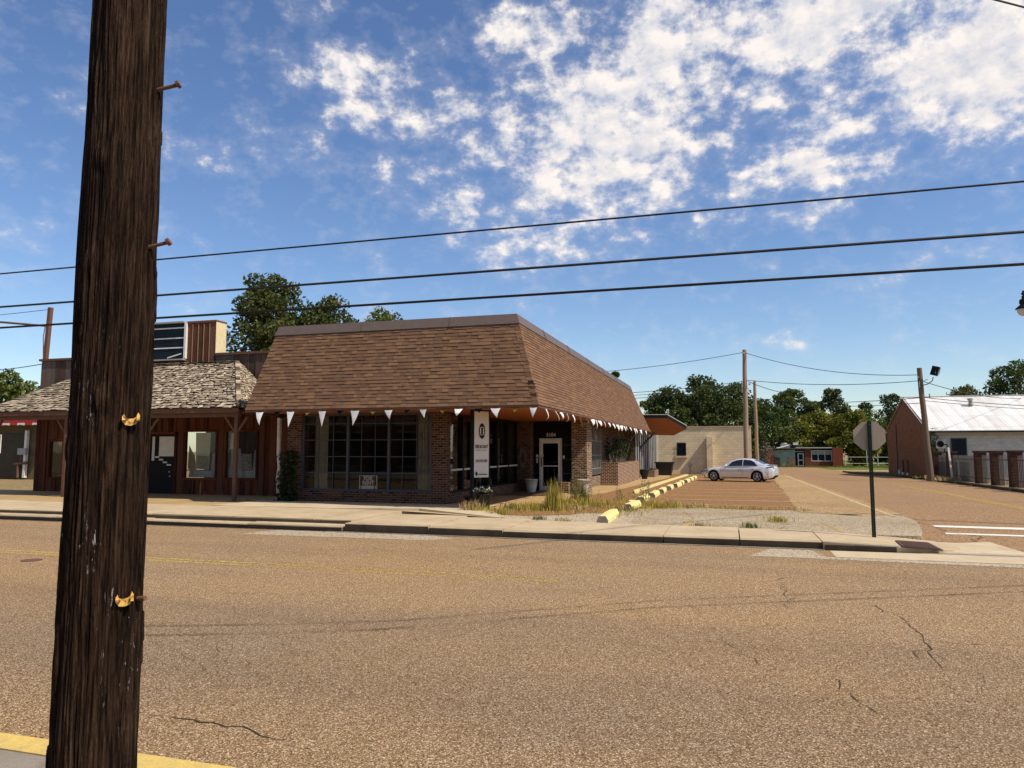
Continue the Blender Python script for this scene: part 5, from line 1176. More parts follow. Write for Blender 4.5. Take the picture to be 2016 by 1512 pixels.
iv2 = thing('climbing_vine', (14.2,59.8,-.2), 'thin vine climbing the corner of the white block wall behind the leaning pole', 'climbing plant')
rn4 = random.Random(6); b = MB(); leaves(b, 420, lambda: (14.2+rn4.gauss(0,.16)+.12*math.sin(rn4.random()*9), 59.72+rn4.uniform(-.12,.05), rn4.uniform(.2,3.4)), .07, rn4, 0, .8); b.build('foliage', M['green2'], iv2)
b = MB(); b.tube([(14.15,59.8,-.2),(14.3,59.8,1.2),(14.12,59.8,2.2),(14.25,59.8,3.3)],.025,5); b.build('stem', M['trunk'], iv2)
for k, (yy, lab) in enumerate(((66.2,'red and white gas bollard, the left one by the gable wall'),(64.6,'red and white gas bollard, the right one by the gable wall'))):
    bo_ = thing('bollard', (13.55,yy,gz(yy)+.1), lab, 'bollard', 'bollards by the gable wall'); z0 = gz(yy)+.05
    b = MB(); b.tube([(13.55,yy,z0),(13.55,yy,z0+.25)],.09,10); b.build('white_foot', M['white'], bo_)
    b = MB(); b.tube([(13.55,yy,z0+.252),(13.55,yy,z0+1.2),(13.55,yy,z0+1.27)],[.09,.09,.05],10); b.build('red_top', M['rust'], bo_)

# ------------------------------------------------------------------ fence along the verge
fe = thing('picket_fence', (13.95,48,-.1), 'silvery metal picket fence with dark brick pillars along the verge of the side street', 'fence')
PYs = [57.4,54.0,48.3,45.6,42.9,40.2]; XF = 13.95
for yy in PYs:
    b = MB(); z0 = gz(yy)-.1; b.box(XF-.26,XF+.26,yy-.26,yy+.26,z0,z0+1.98); p_ = b.build('brick_pillar', M['brick_pillar'], fe)
    b = MB(); b.box(XF-.31,XF+.31,yy-.31,yy+.31,z0+1.98,z0+2.08); b.build('cap', M['brick_pillar'], p_)
def picket(y0, y1):
    b = MB(); n_ = int((y0-y1)/.21)
    for k in range(n_):
        yy = y0-.21*(k+.5); b.box(XF-.014,XF+.014,yy-.020,yy+.020,gz(yy)+.16,gz(yy)+1.72)
    pk = b.build('picket_panel', M['picket'], fe)
    b = MB()
    for h in (.42,1.48): b.bar((XF-.03,y0,gz(y0)+h),(XF-.03,y1,gz(y1)+h),.05)
    b.each('rail', M['rust'], pk)
picket(53.7,48.6); picket(48.0,45.9); picket(45.3,43.2); picket(42.6,40.5); picket(39.9,30); picket(57.1,54.3)
rn = random.Random(14); b = MB(); y = 59.3
while y > 54.3:
    w = rn.uniform(.14,.2); b.obox((XF+.35,y,gz(y)+.88),(.025,w-.012,1.72+rn.uniform(-.1,.05)),0,rn.uniform(-.02,.02),0,rn.random()); y -= w
plk = thing('plank_fence', (XF+.4,57,-.1), 'short run of grey weathered planks behind the first brick pillars of the picket fence', 'fence')
b.build('planks', M['plank'], plk)
b = MB(); b.bar((XF+.39,59.3,gz(59)+1.4),(XF+.39,54.3,gz(54)+1.4),.08,.04); b.build('rail', M['plank'], plk)
plk = thing('board_gate', (XF+.5,52,-.1), 'tan plank gate leaning behind the picket fence below the dark window', 'gate')
b = MB(); y = 53.4
while y > 50.2: w = .2; b.obox((XF+.3,y,gz(y)+.86),(.025,w-.01,1.6),0,0,0,rn.random()); y -= w
b.build('planks', M['plank_tan'], plk)
b = MB(); b.bar((XF+.25,50.2,.4+gz(50)),(XF+.25,53.4,1.4+gz(53)),.08,.03); b.build('brace', M['plank_tan'], plk)
lp_ = thing('leaning_post', (13.8,53.2,-.1), 'thin white post leaning beside the second brick pillar', 'post')
b = MB(); b.bar((13.72,53.1,-.1),(13.66,53.45,1.95),.10); b.build('shaft', M['white'], lp_); b = MB(); b.bar((13.65,53.45,1.95),(13.65,53.46,2.0),.12); b.build('tip', M['alu'], lp_)

# ------------------------------------------------------------------ poles, lamp and wires
def pole(label, x, y, z0, x1, z1, r0, r1, mat):
    t_ = thing('utility_pole', (x,y,z0), label, 'utility pole', 'utility poles behind the lot')
    b = MB(); n_ = 14; b.tube([(x+(x1-x)*i/n_+.012*math.sin(i), y, z0+(z1-z0)*i/n_) for i in range(n_+1)], [r0+(r1-r0)*i/n_ for i in range(n_+1)], 14); b.build('shaft', mat, t_); return t_
p1 = pole('tall pale wooden pole in front of the tan block building', 1.22, 58.0, -.3, 1.30, 9.5, .21, .155, M['pole_far'])
b = MB(); b.bar((1.05,57.9,7.1),(1.05,57.9,6.2),.07); b.tube([(1.3,57.85,9.2),(1.12,57.7,9.25)],.05,6); b.tube([(1.6,57.9,6.9),(1.6,57.9,6.75)],.07,8); b.each('insulator', M['grey_metal'], p1)
p2 = pole('thinner white wooden pole at the right corner of the tan block building', 2.18, 62.6, -.4, 2.12, 7.45, .15, .12, M['pole_far'])
p3 = pole('leaning dark wooden pole with a floodlight beside the brick gable', 12.42, 52.9, -.15, 12.07, 7.2, .205, .15, M['pole_dark'])
b = MB(); b.tube([(12.2,52.85,6.05),(12.45,52.7,6.1),(12.72,52.6,6.3),(12.80,52.6,6.55)],.035,7); b.tube([(12.2,52.85,6.3),(12.5,52.7,6.42)],.02,6); fa_ = b.build('lamp_arm', M['grey_metal'], p3)
b = MB(); b.obox((12.92,52.6,6.95),(.42,.30,.60),R(-25),0,R(18)); b.build('floodlight', M['black'], fa_); b = MB(); b.obox((13.06,52.50,6.97),(.30,.02,.48),R(20),0,R(18)); b.build('lens', M['lens'], fa_)
b = MB(); b.bar((12.0,52.7,6.3),(12.0,52.7,5.9),.06); b.tube([(11.95,52.7,6.62),(11.95,52.7,6.54)],.05,7); b.each('insulator', M['grey_metal'], p3)
def wire(label, p, q, sag, r, extra=None, cat='overhead wire', group=None):
    p, q = Vector(p), Vector(q); n_ = 28; pts = []
    for i in range(n_+1):
        t = i/n_; v = p.lerp(q, t); v.z -= sag*4*t*(1-t); pts.append(v)
    mid = pts[n_//2]
    b = MB(); b.tube(pts, r, 6); 
    if extra: b.tube([v+Vector(extra) for v in pts], r*.8, 5)
    o = b.build('overhead_wire', M['cable'], None, tuple(mid)); return tag(o, label, cat, group)
g3 = 'power lines along the front street'
wire('topmost of the three thick black lines crossing the whole sky', (-45,14,6.50), (40,14,6.42), .0, .019, None, 'overhead wire', g3)
wire('middle one of the three thick black lines crossing the sky', (-45,14,5.60), (40,14,5.55), .0, .022, (.0,.03,.02), 'overhead wire', g3)
wire('lowest of the three thick black lines crossing the sky', (-45,14,5.07), (40,14,5.00), .0, .017, (.0,.04,-.015), 'overhead wire', g3)
g4 = 'thin wires between the far poles'
wire('thin wire from the brown mansard up to the top of the tall pale pole', (-13.5,52,7.35), (1.25,57.9,9.3), .30, .022, None, 'overhead wire', g4)
wire('thin sagging wire from the tall pale pole top to the floodlight pole top', (1.35,57.9,9.25), (12.07,52.9,6.75), .55, .022, None, 'overhead wire', g4)
wire('lower nearly level wire between the tall pale pole and the floodlight pole', (1.4,57.9,7.15), (12.0,52.8,6.35), .30, .022, None, 'overhead wire', g4)
wire('upper of the parallel wires running left from the tall pale pole over the mansard', (-16,53,6.0), (1.1,57.9,7.05), .35, .022, (0,0,-.22), 'overhead wire', g4)
wire('lower wire running left from the tall pale pole in front of the dark trees', (-16,52,5.5), (1.1,57.9,6.5), .30, .022, None, 'overhead wire', g4)
wire('steep short wire running down right from the tall pale pole into the trees', (1.5,58,7.05), (6.0,75,7.2), .15, .025, None, 'overhead wire', g4)
wire('sagging telephone wires crossing the white tin roof', (12.2,52.8,5.25), (40,56,5.4), .95, .022, (0,0,-.2), 'overhead wire', g4)
wire('pair of level wires running left of the floodlight pole above the trees', (12.2,52.9,5.25), (3,105,9.0), .5, .028, (0,0,-.35), 'overhead wire', g4)
wire('wire running down right from the floodlight pole toward the right hand trees', (12.3,52.9,6.3), (25,70,6.2), .5, .022, None, 'overhead wire', g4)
wire('rising diagonal wire at the right edge above the trees', (17.5,56,6.2), (24,45,9.5), .1, .025, None, 'overhead wire', g4)
wire('thin wire at the far left edge ending at the wooden false front', (-60,40,8.3), (-27.45,23.2,5.45), .4, .018, None, 'overhead wire', g4)
wire('faint short wire above the rusty gantry at the left edge', (-60,30,10.5), (-27.3,23.2,7.75), .5, .012, None, 'overhead wire', g4)
wire('thick black cable pair cutting the top right corner of the sky', (2.3,11.36,9.05), (10,19.85,11.35), .0, .016, (0,.07,.06), 'overhead cable', g4)
sl_ = thing('street_lamp', (8.2,21.4,0), 'dark ornate hanging lantern with a pale glass bowl at the right edge', 'street lamp')
LX, LY, LZ = 7.22, 20.95, 5.43
KR, KZ = .76, .62
b = MB(); b.lathe([(r_*KR,z_*KZ) for r_,z_ in [(.04,.52),(.07,.50),(.055,.42),(.13,.36),(.14,.22),(.11,.18),(.16,.12),(.25,.02),(.26,-.02),(.22,-.03)]],(LX,LY,LZ),18); b.lathe([(.02,.46),(.03,.45),(.03,.31)],(LX,LY,LZ),10); b.build('lamp_hood', M['black'], sl_)
b = MB(); b.lathe([(r_*KR,z_*KZ) for r_,z_ in [(.215,-.02),(.21,-.12),(.16,-.24),(.08,-.30),(0,-.31)]],(LX,LY,LZ),18); b.build('glass_bowl', M['globe'], sl_)
b = MB(); b.tube([(LX-.04,LY,LZ+.38),(LX+.5,LY+.2,LZ+.40),(LX+1.0,LY+.43,LZ+.40)],.025,8); b.tube([(LX+.1,LY,LZ+.36),(LX+.5,LY+.2,LZ+.15),(LX+1.0,LY+.43,LZ-.1)],.02,6); b.build('arm', M['black'], sl_)
b = MB(); b.tube([(LX+1.0,LY+.43,0),(LX+1.0,LY+.43,1.0),(LX+1.0,LY+.43,LZ+1.0)],[.12,.08,.06],12); b.build('post', M['black'], sl_)

# stop sign seen from behind
st = thing('stop_sign', (2.78,16.45,.145), 'stop sign seen from behind, plain octagon plate on a dark perforated post', 'road sign')
SX, SY = 2.78, 16.45
b = MB(); w_ = .030; z0, z1 = .10, 2.47
for sx in (-1, 1):
    b.box(SX+sx*w_-.004, SX+sx*w_+.004, SY-w_, SY+w_, z0, z1)
for sy in (-1, 1):
    y0 = SY+sy*w_
    for x0, x1 in ((-.026,-.008),(.008,.026)): b.box(SX+x0,SX+x1,y0-.003,y0+.003,z0,z1)
    z = z0
    while z < z1: b.box(SX-.008,SX+.008,y0-.003,y0+.003,z,z+(.034 if z < 1.87 or sy > 0 else .05)); z += .05
b.build('post', M['darkgreen'], st)
oc = [(SX+.305/math.cos(math.pi/8)*math.cos(math.pi/8+k*math.pi/4), SY+.042, 2.17+.295/math.cos(math.pi/8)*math.sin(math.pi/8+k*math.pi/4)) for k in range(8)]
b = MB(); b.prism(oc[::-1], (0,.004,0)); sp = b.build('sign_plate', M['signback'], st)
b = MB(); b.prism([(SX+(x-SX)*.985, SY+.047, 2.17+(z-2.17)*.985) for x,y,z in oc][::-1], (0,.001,0)); b.build('sign_face', M['red'], sp)
b = MB()
for zz in (2.40,1.93): b.tube([(SX,SY-.034,zz),(SX,SY-.046,zz)],.013,8)
b.build('bolt', M['chrome'], st)

# concrete wheel stops painted yellow
def bumper(label, x, y, L, rz, tilt=0.0):
    z = gz(y)+.11
    t_ = thing('wheel_stop', (x,y,z), label, 'wheel stop', 'yellow wheel stops in a row along the lot'); t_.rotation_euler = (tilt, 0, rz)
    b = MB(); w, h = .135, .185
    prof = [(-w,0),(-w,.09),(-w*.62,h),(w*.62,h),(w,.09),(w,0)]; n_ = 5
    rr = random.Random(int(y*10))
    vs = []
    for i in range(n_+1):
        for px, pz in prof: vs.append((px+rr.uniform(-.008,.008), L*i/n_+rr.uniform(-.01,.01), pz+rr.uniform(-.008,.006)*(pz > 0)))
    fs_ = []
    m_ = len(prof)
    for i in range(n_):
        for k in range(m_-1): fs_.append((i*m_+k, i*m_+k+1, (i+1)*m_+k+1, (i+1)*m_+k))
    b.add(vs, fs_); o = b.build('painted_block', M['ybump'], None); o.parent = t_
    b = MB(); b.add([vs[k] for k in range(m_)],[list(range(m_))]); b_e = b; b.add([vs[n_*m_+k] for k in range(m_)],[list(range(m_))[::-1]])
    n0 = len(C.objects); b.each('bare_end', M['conc_near'], None)
    for o in list(C.objects)[n0:]: o.parent = t_
bl = [(-2.96,17.45,2.3,.03,0,'first yellow wheel stop, nearest to the pavement'),
      (-2.92,21.6,1.25,-.10,.03,'broken second yellow wheel stop, front piece among weeds'),(-2.98,22.95,.95,.10,-.02,'broken second yellow wheel stop, short rear piece')]
ords = ['third','fourth','fifth','sixth','seventh','eighth','ninth','tenth','eleventh']
for k in range(9):
    y = 25.2+2.95*k; bl.append((-2.97+.028*max(0,y-25), y, 1.95, random.uniform(-.05,.03), 0, f'{ords[k]} yellow wheel stop counted from the pavement toward the car'))
for x,y,L,rz,tl,lab in bl: bumper(lab, x, y, L, rz, tl)
b = MB()
pk_ = [(-3.55,29.6),(-3.95,32),(-3.85,36),(-3.65,44),(-3.2,58)]
for (xa,ya),(xb,yb) in zip(pk_,pk_[1:]):
    n_ = 4
    for k in range(n_):
        a = Vector((xa+(xb-xa)*k/n_, ya+(yb-ya)*k/n_, 0)); c = Vector((xa+(xb-xa)*(k+1)/n_, ya+(yb-ya)*(k+1)/n_-.02, 0)); za, zc = gz(a.y), gz(c.y)
        h = .20 if ya > 30 else .20*(k+.4)/n_
        h2 = .20 if ya > 30 else .20*(k+1.4)/n_
        b.add([(a.x-.1,a.y,za),(a.x+.12,a.y,za),(c.x+.12,c.y,zc),(c.x-.1,c.y,zc),(a.x-.09,a.y,za+h),(a.x+.10,a.y,za+h),(c.x+.10,c.y,zc+h2),(c.x-.09,c.y,zc+h2)],[(4,5,6,7),(0,1,5,4),(1,2,6,5),(3,0,4,7),(2,3,7,6)])
b.build('walk_kerb', M['ykerb_pale'])['kind'] = 'structure'

# plain shopfronts on the near side of the street, behind the camera: they show as reflections in the windows
op = thing('storefront_row', (-14,-8.5,.14), 'pale shopfront across the street mirrored in the shop windows opposite', 'shop building')
b = MB(); b.box(-42,14,-14,-8.6,-.1,5.4); b.build('wall', M['brick_gable'], op)
b = MB(); b.box(-42.1,14.1,-14,-8.35,5.4,5.7); b.build('coping', M['conc_pale'], op)
for k in range(7):
    x = -40+7.6*k
    b = MB(); b.box(x,x+4.6,-8.6,-8.52,.6,3.2); w_ = b.build('window', M['glass_far'], op)
    b = MB(); b.box(x-.1,x+4.7,-8.6,-8.48,3.2,3.3); b.box(x-.1,x+4.7,-8.6,-8.48,.5,.6); b.build('frame', M['alu'], w_)
    b = MB(); b.box(x+5.2,x+6.4,-8.6,-8.5,.14,2.5); b.build('door', M['black'], op)
    b = MB(); b.box(x-.3,x+6.8,-8.6,-8.45,3.7,4.7); b.build('sign_panel', M['conc_pale'], op)

# ------------------------------------------------------------------ silver sedan (nose towards -x in its own space)
car = thing('parked_car', (0.56, 46.6, gz(46.6)+.118), 'silver four-door sedan with dark windows parked nose-in beside the tan wall', 'car')
def itp(x, tab):
    if x <= tab[0][0]: return tab[0][1]
    for (a, va), (b_, vb) in zip(tab, tab[1:]):
        if x <= b_:
            t = (x-a)/(b_-a); t = t*t*(3-2*t)*.5+t*.5; return va+(vb-va)*t
    return tab[-1][1]
def build_car(root):
    FWX, RWX, WR = -1.50, 1.38, .345
    top = [(-2.44,.55),(-2.38,.66),(-2.2,.74),(-1.6,.86),(-.95,.945),(-.4,.955),(1.2,.985),(1.6,1.03),(2.0,1.02),(2.3,.985),(2.40,.90),(2.43,.72)]
    bot = [(-2.44,.30),(-2.3,.20),(-2.0,.18),(2.0,.20),(2.3,.28),(2.43,.42)]
    plan = [(-2.44,.52),(-2.36,.68),(-2.2,.79),(-1.8,.875),(-1.2,.905),(0,.905),(1.2,.915),(1.7,.90),(2.1,.83),(2.32,.73),(2.43,.60)]
    def side(zr):        # relative half width against height between sill and shoulder
        return itp(zr, [(0,.93),(.12,.975),(.30,.985),(.55,1.0),(.80,.985),(.93,.945),(1,.86)])
    N = 122; X = [-2.44+4.87*i/(N-1) for i in range(N)]; rows = []
    K = 13
    for x in X:
        zt, zb0, w = itp(x, top), itp(x, bot), itp(x, plan); zb = zb0
        for wx in (FWX, RWX):
            d = abs(x-wx)
            if d < .405: zb = max(zb, .345 + math.sqrt(max(0,.405**2-d*d))*.98)
        zb = min(zb, zt-.10)
        r = []
        for k in range(K):
            t = k/(K-1); z = zb+(zt-.035-zb)*t; zr = (z-zb0)/(zt-.035-zb0); ww = w*side(zr)
            for wx in (FWX, RWX):
                d = abs(x-wx)
                if d < .55 and z > .3: ww += .018*max(0,1-abs(math.hypot(d, z-.345)-.43)/.14)
            r.append((ww, z))
        r.append((w*.74, zt-.008)); r.append((w*.40, zt+.012)); r.append((0, zt+.016))
        rows.append(r)
    m = MB(); vs = []; M_ = len(rows[0])
    for i, r in enumerate(rows):
        for ww, z in r: vs.append((X[i], -ww, z))
        for ww, z in r[-2::-1]: vs.append((X[i], ww, z))
    n_ = 2*M_-1; fs = []
    for i in range(N-1):
        for k in range(n_-1): fs.append((i*n_+k, i*n_+k+1, (i+1)*n_+k+1, (i+1)*n_+k))
    m.add(vs, fs, True); m.add(vs[:n_], [list(range(n_))], False); m.add(vs[-n_:], [list(range(n_))[::-1]], False)
    def B(mb, name, mat, par=root):
        o = mb.build(name, mat, None); o.parent = par; return o
    body = B(m, 'body', M['carpaint'])
    # greenhouse
    zr_t = [(-1.02,.93),(-.70,1.12),(-.30,1.315),(.10,1.415),(.45,1.44),(.90,1.415),(1.30,1.30),(1.65,1.15),(1.95,1.03)]
    wr_t = [(-1.02,.70),(-.3,.60),(.4,.575),(1.0,.565),(1.95,.66)]; wb_t = [(-1.02,.80),(-.4,.835),(.8,.835),(1.95,.72)]
    Xg = [-1.02+2.97*i/50 for i in range(51)]; m = MB(); vs = []
    def gp(x, t, off=0.0):           # point on the left side of the cabin
        zb = itp(x, top)-.02; zt = max(itp(x, zr_t), zb+.012); wb, wt = itp(x, wb_t), itp(x, wr_t)
        z = zb+(zt-zb)*t; w = wb+(wt-wb)*t+.035*math.sin(math.pi*min(1,t))*min(1,(zt-zb)/.3)
        return (x, -(w+off), z)
    for x in Xg:
        L = [gp(x, t) for t in (0,.2,.4,.6,.8,.94)]; e = gp(x,1)
        L += [(x, e[1]*.93, e[2]+.004), (x, e[1]*.5, e[2]+.022), (x, 0, e[2]+.028)]
        vs += L + [(a, -b_, c) for a,b_,c in L[-2::-1]]
    n_ = 17; fs = [(i*n_+k, i*n_+k+1, (i+1)*n_+k+1, (i+1)*n_+k) for i in range(50) for k in range(n_-1)]
    m.add(vs, fs, True); cab = B(m, 'cabin', M['carpaint'])
    for sg in (1, -1):
        for x0, x1 in ((-.62,.42),(.47,1.38)):
            m = MB(); n2 = 14; vs = []
            for i in range(n2+1):
                x = x0+(x1-x0)*i/n2; tt = itp(x, [(-.62,.12),(-.25,.84),(.3,.90),(.9,.88),(1.15,.80),(1.38,.22)])
                for k in range(5):
                    p = gp(x, .10+(tt-.10)*k/4, .006); vs.append((p[0], p[1]*sg, p[2]))
            fs = [(i*5+k, i*5+k+1, (i+1)*5+k+1, (i+1)*5+k) for i in range(n2) for k in range(4)]
            if sg < 0: fs = [f[::-1] for f in fs]
            m.add(vs, fs, True); B(m, 'side_window', M['carglass'], cab)
    for nm, x0, x1 in (('windscreen',-.93,-.22),('rear_window',1.12,1.80)):
        m = MB(); vs = []
        for i in range(9):
            x = x0+(x1-x0)*i/8; e = gp(x,1)
            for k in range(7): u = -1+2*k/6; vs.append((x, e[1]*.90*u*-1, e[2]+.034-.026*u*u))
        m.add(vs, [(i*7+k, i*7+k+1, (i+1)*7+k+1, (i+1)*7+k) for i in range(8) for k in range(6)], True); B(m, nm, M['carglass'], cab)
    def wside(x, z):
        zt, zb0 = itp(x, top), itp(x, bot); return itp(x, plan)*side((z-zb0)/(zt-.035-zb0))
    for sg in (-1, 1):
        for a, c in ((-1.02,.44),(.46,1.22)):      # doors: thin shut lines round a skin
            m = MB(); vs = []; n2 = 12
            for i in range(n2+1):
                x = a+(c-a)*i/n2
                for k in range(9):
                    z = .30+(itp(x,top)-.10-.30)*k/8
                    if a > 0 and x > .95: z = max(z, .345+math.sqrt(max(0,.47**2-(x-RWX)**2)) if abs(x-RWX) < .47 else z)
                    vs.append((x, sg*(wside(x,z)+.005), z))
            fs = [(i*9+k, i*9+k+1, (i+1)*9+k+1, (i+1)*9+k) for i in range(n2) for k in range(8)]
            if sg > 0: fs = [f[::-1] for f in fs]
            m.add(vs, fs, True); d_ = B(m, 'door', M['carpaint'])
            m = MB(); hx = c-.16 if a < 0 else c-.10; m.bar((hx-.1,sg*(wside(hx,.80)+.022),.80),(hx+.1,sg*(wside(hx,.80)+.022),.805),.03,.035); B(m, 'handle', M['chrome'], d_)
        m = MB()
        for xx in (-1.03,.45,1.23): m.tube([(xx, sg*(wside(xx,z)+.006), z) for z in (.42 if xx < 1 else .80,.6 if xx < 1 else .83,.84)], .006, 4)
        m.tube([(x, sg*(wside(x,.25)+.012), .27) for x in (-.98,-.4,.3,.86)], .02, 5); B(m, 'shut_line', M['rubber'], body)
        m = MB(); m.sphere((-.62, sg*.99, .985), .095, 10, (.62,1,.75)); m.bar((-.62,sg*.84,.95),(-.60,sg*.96,.97),.04); B(m, 'mirror', M['carpaint'])
        m = MB(); P = [(x, sg*(itp(x,plan)*.985+.012), z) for x,z in ((-2.36,.62),(-2.22,.70),(-1.92,.765),(-1.86,.74),(-2.05,.66),(-2.30,.58))]; m.prism(P if sg < 0 else P[::-1], (0,-sg*.03,0)); B(m, 'headlight', M['lens'])
        m = MB(); P = [(x, sg*(itp(x,plan)*.975+.010), z) for x,z in ((1.92,.905),(2.20,.965),(2.38,.955),(2.40,.83),(2.25,.845),(2.05,.885))]; m.prism(P if sg < 0 else P[::-1], (0,-sg*.04,0)); B(m, 'tail_light', M['lens_red'])
        m = MB(); P = [(x, sg*(itp(x,plan)+.006), z) for x,z in ((-2.34,.30),(-2.12,.27),(-2.12,.43),(-2.30,.46))]; m.prism(P if sg < 0 else P[::-1], (0,-sg*.03,0)); B(m, 'front_intake', M['rubber'])
        for wx in (FWX, RWX):
            y0 = sg*.70; y1 = sg*.885
            m = MB(); pr = [(.235,y1-sg*.01),(.25,y1),(.325,y1-sg*.004),(.345,y1-sg*.04),(.345,y0),(.23,y0)]
            for (r0,ya),(r1,yb) in zip(pr, pr[1:]):
                o = len(m.v); n3 = 36; v = []
                for r_, yy in ((r0,ya),(r1,yb)):
                    for k in range(n3): t = 2*math.pi*k/n3; v.append((wx+r_*math.cos(t), yy, .345+r_*math.sin(t)))
                m.add(v, [(k,(k+1)%n3,n3+(k+1)%n3,n3+k) for k in range(n3)], True)
            whl = B(m, 'wheel', M['rubber'])
            m = MB(); n3 = 32; v = []
            for r_, yy in ((.235,y1-sg*.008),(.215,y1-sg*.004),(.205,y1-sg*.05)):
                for k in range(n3): t = 2*math.pi*k/n3; v.append((wx+r_*math.cos(t), yy, .345+r_*math.sin(t)))
            m.add(v, [(j*n3+k,j*n3+(k+1)%n3,(j+1)*n3+(k+1)%n3,(j+1)*n3+k) for j in range(2) for k in range(n3)], True)
            for k in range(10):
                t = 2*math.pi*(k//2)/5 + (.17 if k%2 else -.17)+.3; m.bar((wx+.04*math.cos(t), y1-sg*.018, .345+.04*math.sin(t)), (wx+.215*math.cos(t), y1-sg*.022, .345+.215*math.sin(t)), .034, .02)
            m.tube([(wx,y1-sg*.03,.345),(wx,y1-sg*.002,.345)], .055, 12); B(m, 'rim', M['rim'], whl)
            m = MB(); m.tube([(wx,y0,.345),(wx,y1-sg*.09,.345)], .232, 20); B(m, 'brake_disc', M['rubber'], whl)
    m = MB(); m.box(-2.2,2.15,-.74,.74,.17,.24); m.box(-1.0,.9,-.78,.78,.19,.40); B(m, 'underbody', M['rubber'])
    m = MB(); m.obox((-2.435,0,.55),(.02,.95,.20)); B(m, 'grille', M['black'])
    m = MB(); m.obox((2.435,0,.62),(.012,.50,.12)); B(m, 'number_plate', M['alu'])
    m = MB(); m.prism([(1.98,-.60,1.035),(2.36,-.55,1.02),(2.36,.55,1.02),(1.98,.60,1.035)], (0,0,.035)); B(m, 'boot_lip', M['carpaint'])
    m = MB(); m.prism([(1.05,0,1.40),(1.22,0,1.36),(1.2,0,1.415)], (0,.03,0)); B(m, 'antenna_fin', M['carpaint'])
build_car(car)
car.rotation_euler = (0, 0, R(-16)); car.scale = (.90,.94,.95)

# ------------------------------------------------------------------ trees
def leaf_cloud(blobs, n, size, seed, dens=1.0, droop=0.0):
    """n leaf-sized rhombs scattered through the shells of many blobs; returns V, F, tint"""
    g = np.random.default_rng(seed)
    vol = np.array([b_[3]*b_[4]*b_[5] for b_ in blobs])**.667; pr = vol/vol.sum()
    idx = g.choice(len(blobs), n, p=pr); Bc = np.array([b_[:3] for b_ in blobs])[idx]; Br = np.array([b_[3:6] for b_ in blobs])[idx]
    d = g.normal(size=(n,3)); d /= np.linalg.norm(d,axis=1)[:,None]
    rad = (0.45+.62*g.random(n)**.6)[:,None]; c = Bc + d*Br*rad
    c += g.normal(size=(n,3))*Br*.07
    a = g.normal(size=(n,3)); a[:,2] -= droop; a /= np.linalg.norm(a,axis=1)[:,None]
    q = g.normal(size=(n,3)); b_ = np.cross(a,q); b_ /= np.linalg.norm(b_,axis=1)[:,None]
    s_ = size*(.55+.9*g.random(n))[:,None]; V = np.stack([c-a*s_, c+b_*s_*.55, c+a*s_, c-b_*s_*.55],1).reshape(-1,3)
    bt = g.random(len(blobs))*.35
    t = np.clip(.12+bt[idx]+.45*g.random(n)+.12*g.normal(size=n),0,1)
    return V, t
def mesh_np(name, V, t, mat, parent, loc):
    n = len(V)//4; me = bpy.data.meshes.new(name); V = V-np.array(loc)
    me.vertices.add(len(V)); me.vertices.foreach_set('co', V.ravel()); me.loops.add(4*n); me.loops.foreach_set('vertex_index', np.arange(4*n))
    me.polygons.add(n); me.polygons.foreach_set('loop_start', np.arange(0,4*n,4)); me.update(calc_edges=True)
    at = me.attributes.new('tint','FLOAT','FACE'); at.data.foreach_set('value', t); me.materials.append(mat)
    o = bpy.data.objects.new(name, me); C.objects.link(o); o.parent = parent; return o
def tree(name, label, x, y, top, r, low, mat, n, leaf, seed, group, nb=16, open_=0.0, trunks=1, shape=1.0, tr=None):
    z0 = gz(y)-.1; rn_ = random.Random(seed); t_ = thing(name, (x,y,z0), label, 'tree', group)
    blobs = []; hh = top-low
    for k in range(nb):
        f = (k+.5)/nb; zc = low+hh*(.10+.78*f)
        env = math.sin(math.pi*min(1,max(0,(f*.86+.10))))**.6 if shape == 1.0 else (1-.6*f)
        a_ = rn_.uniform(0,2*math.pi); d = r*env*rn_.uniform(.15+open_*.4,.80); s_ = r*rn_.uniform(.26,.46)*(1-.25*open_)
        if k >= nb-2: d *= .5; zc = top - s_*.75
        blobs.append((x+d*math.cos(a_), y+d*math.sin(a_), min(zc, top-s_*.6), s_, s_, s_*rn_.uniform(.62,.9)))
    small = []
    for b_ in blobs:                       # smaller clumps breaking the outline of each mass
        for j in range(3):
            a_ = rn_.uniform(0,2*math.pi); e = rn_.uniform(-.5,1.0); s_ = b_[3]*rn_.uniform(.32,.5)
            small.append((b_[0]+b_[3]*.95*math.cos(a_)*math.cos(e), b_[1]+b_[3]*.95*math.sin(a_)*math.cos(e), min(top-.2*s_, b_[2]+b_[5]*math.sin(e)*.95), s_, s_, s_*.8))
    V, t = leaf_cloud(blobs+small, n, leaf, seed)
    b = MB(); tr = tr or r*.07+.07; bx = []
    for k in range(trunks):
        ox = (k-(trunks-1)/2)*r*.35; mid = Vector((x+ox*1.3+rn_.uniform(-.2,.2), y, z0+(top-z0)*.5))
        b.tube([(x+ox*.4,y,z0),(x+ox*.8,y,z0+(mid.z-z0)*.5),mid,(x+ox*1.6,y,top-.25*hh)],[tr,tr*.82,tr*.62,tr*.2],8); bx.append(mid)
    for b_ in blobs[::2]:
        m_ = rn_.choice(bx); s0 = Vector((m_.x, m_.y, min(m_.z, b_[2]-.3))); e = Vector(b_[:3]); b.tube([s0, s0.lerp(e,.5)+Vector((0,0,-.08*r)), e],[tr*.42,tr*.3,tr*.1],6)
    b.build('trunk', M['trunk'], t_); mesh_np('crown', V, t, mat, t_, (x,y,z0)); return t_
G1 = 'trees rising behind the shop roofs'; G2 = 'trees beyond the lot and side street'; G3 = 'trees at the far left edge'; G4 = 'trees behind the white tin roof'
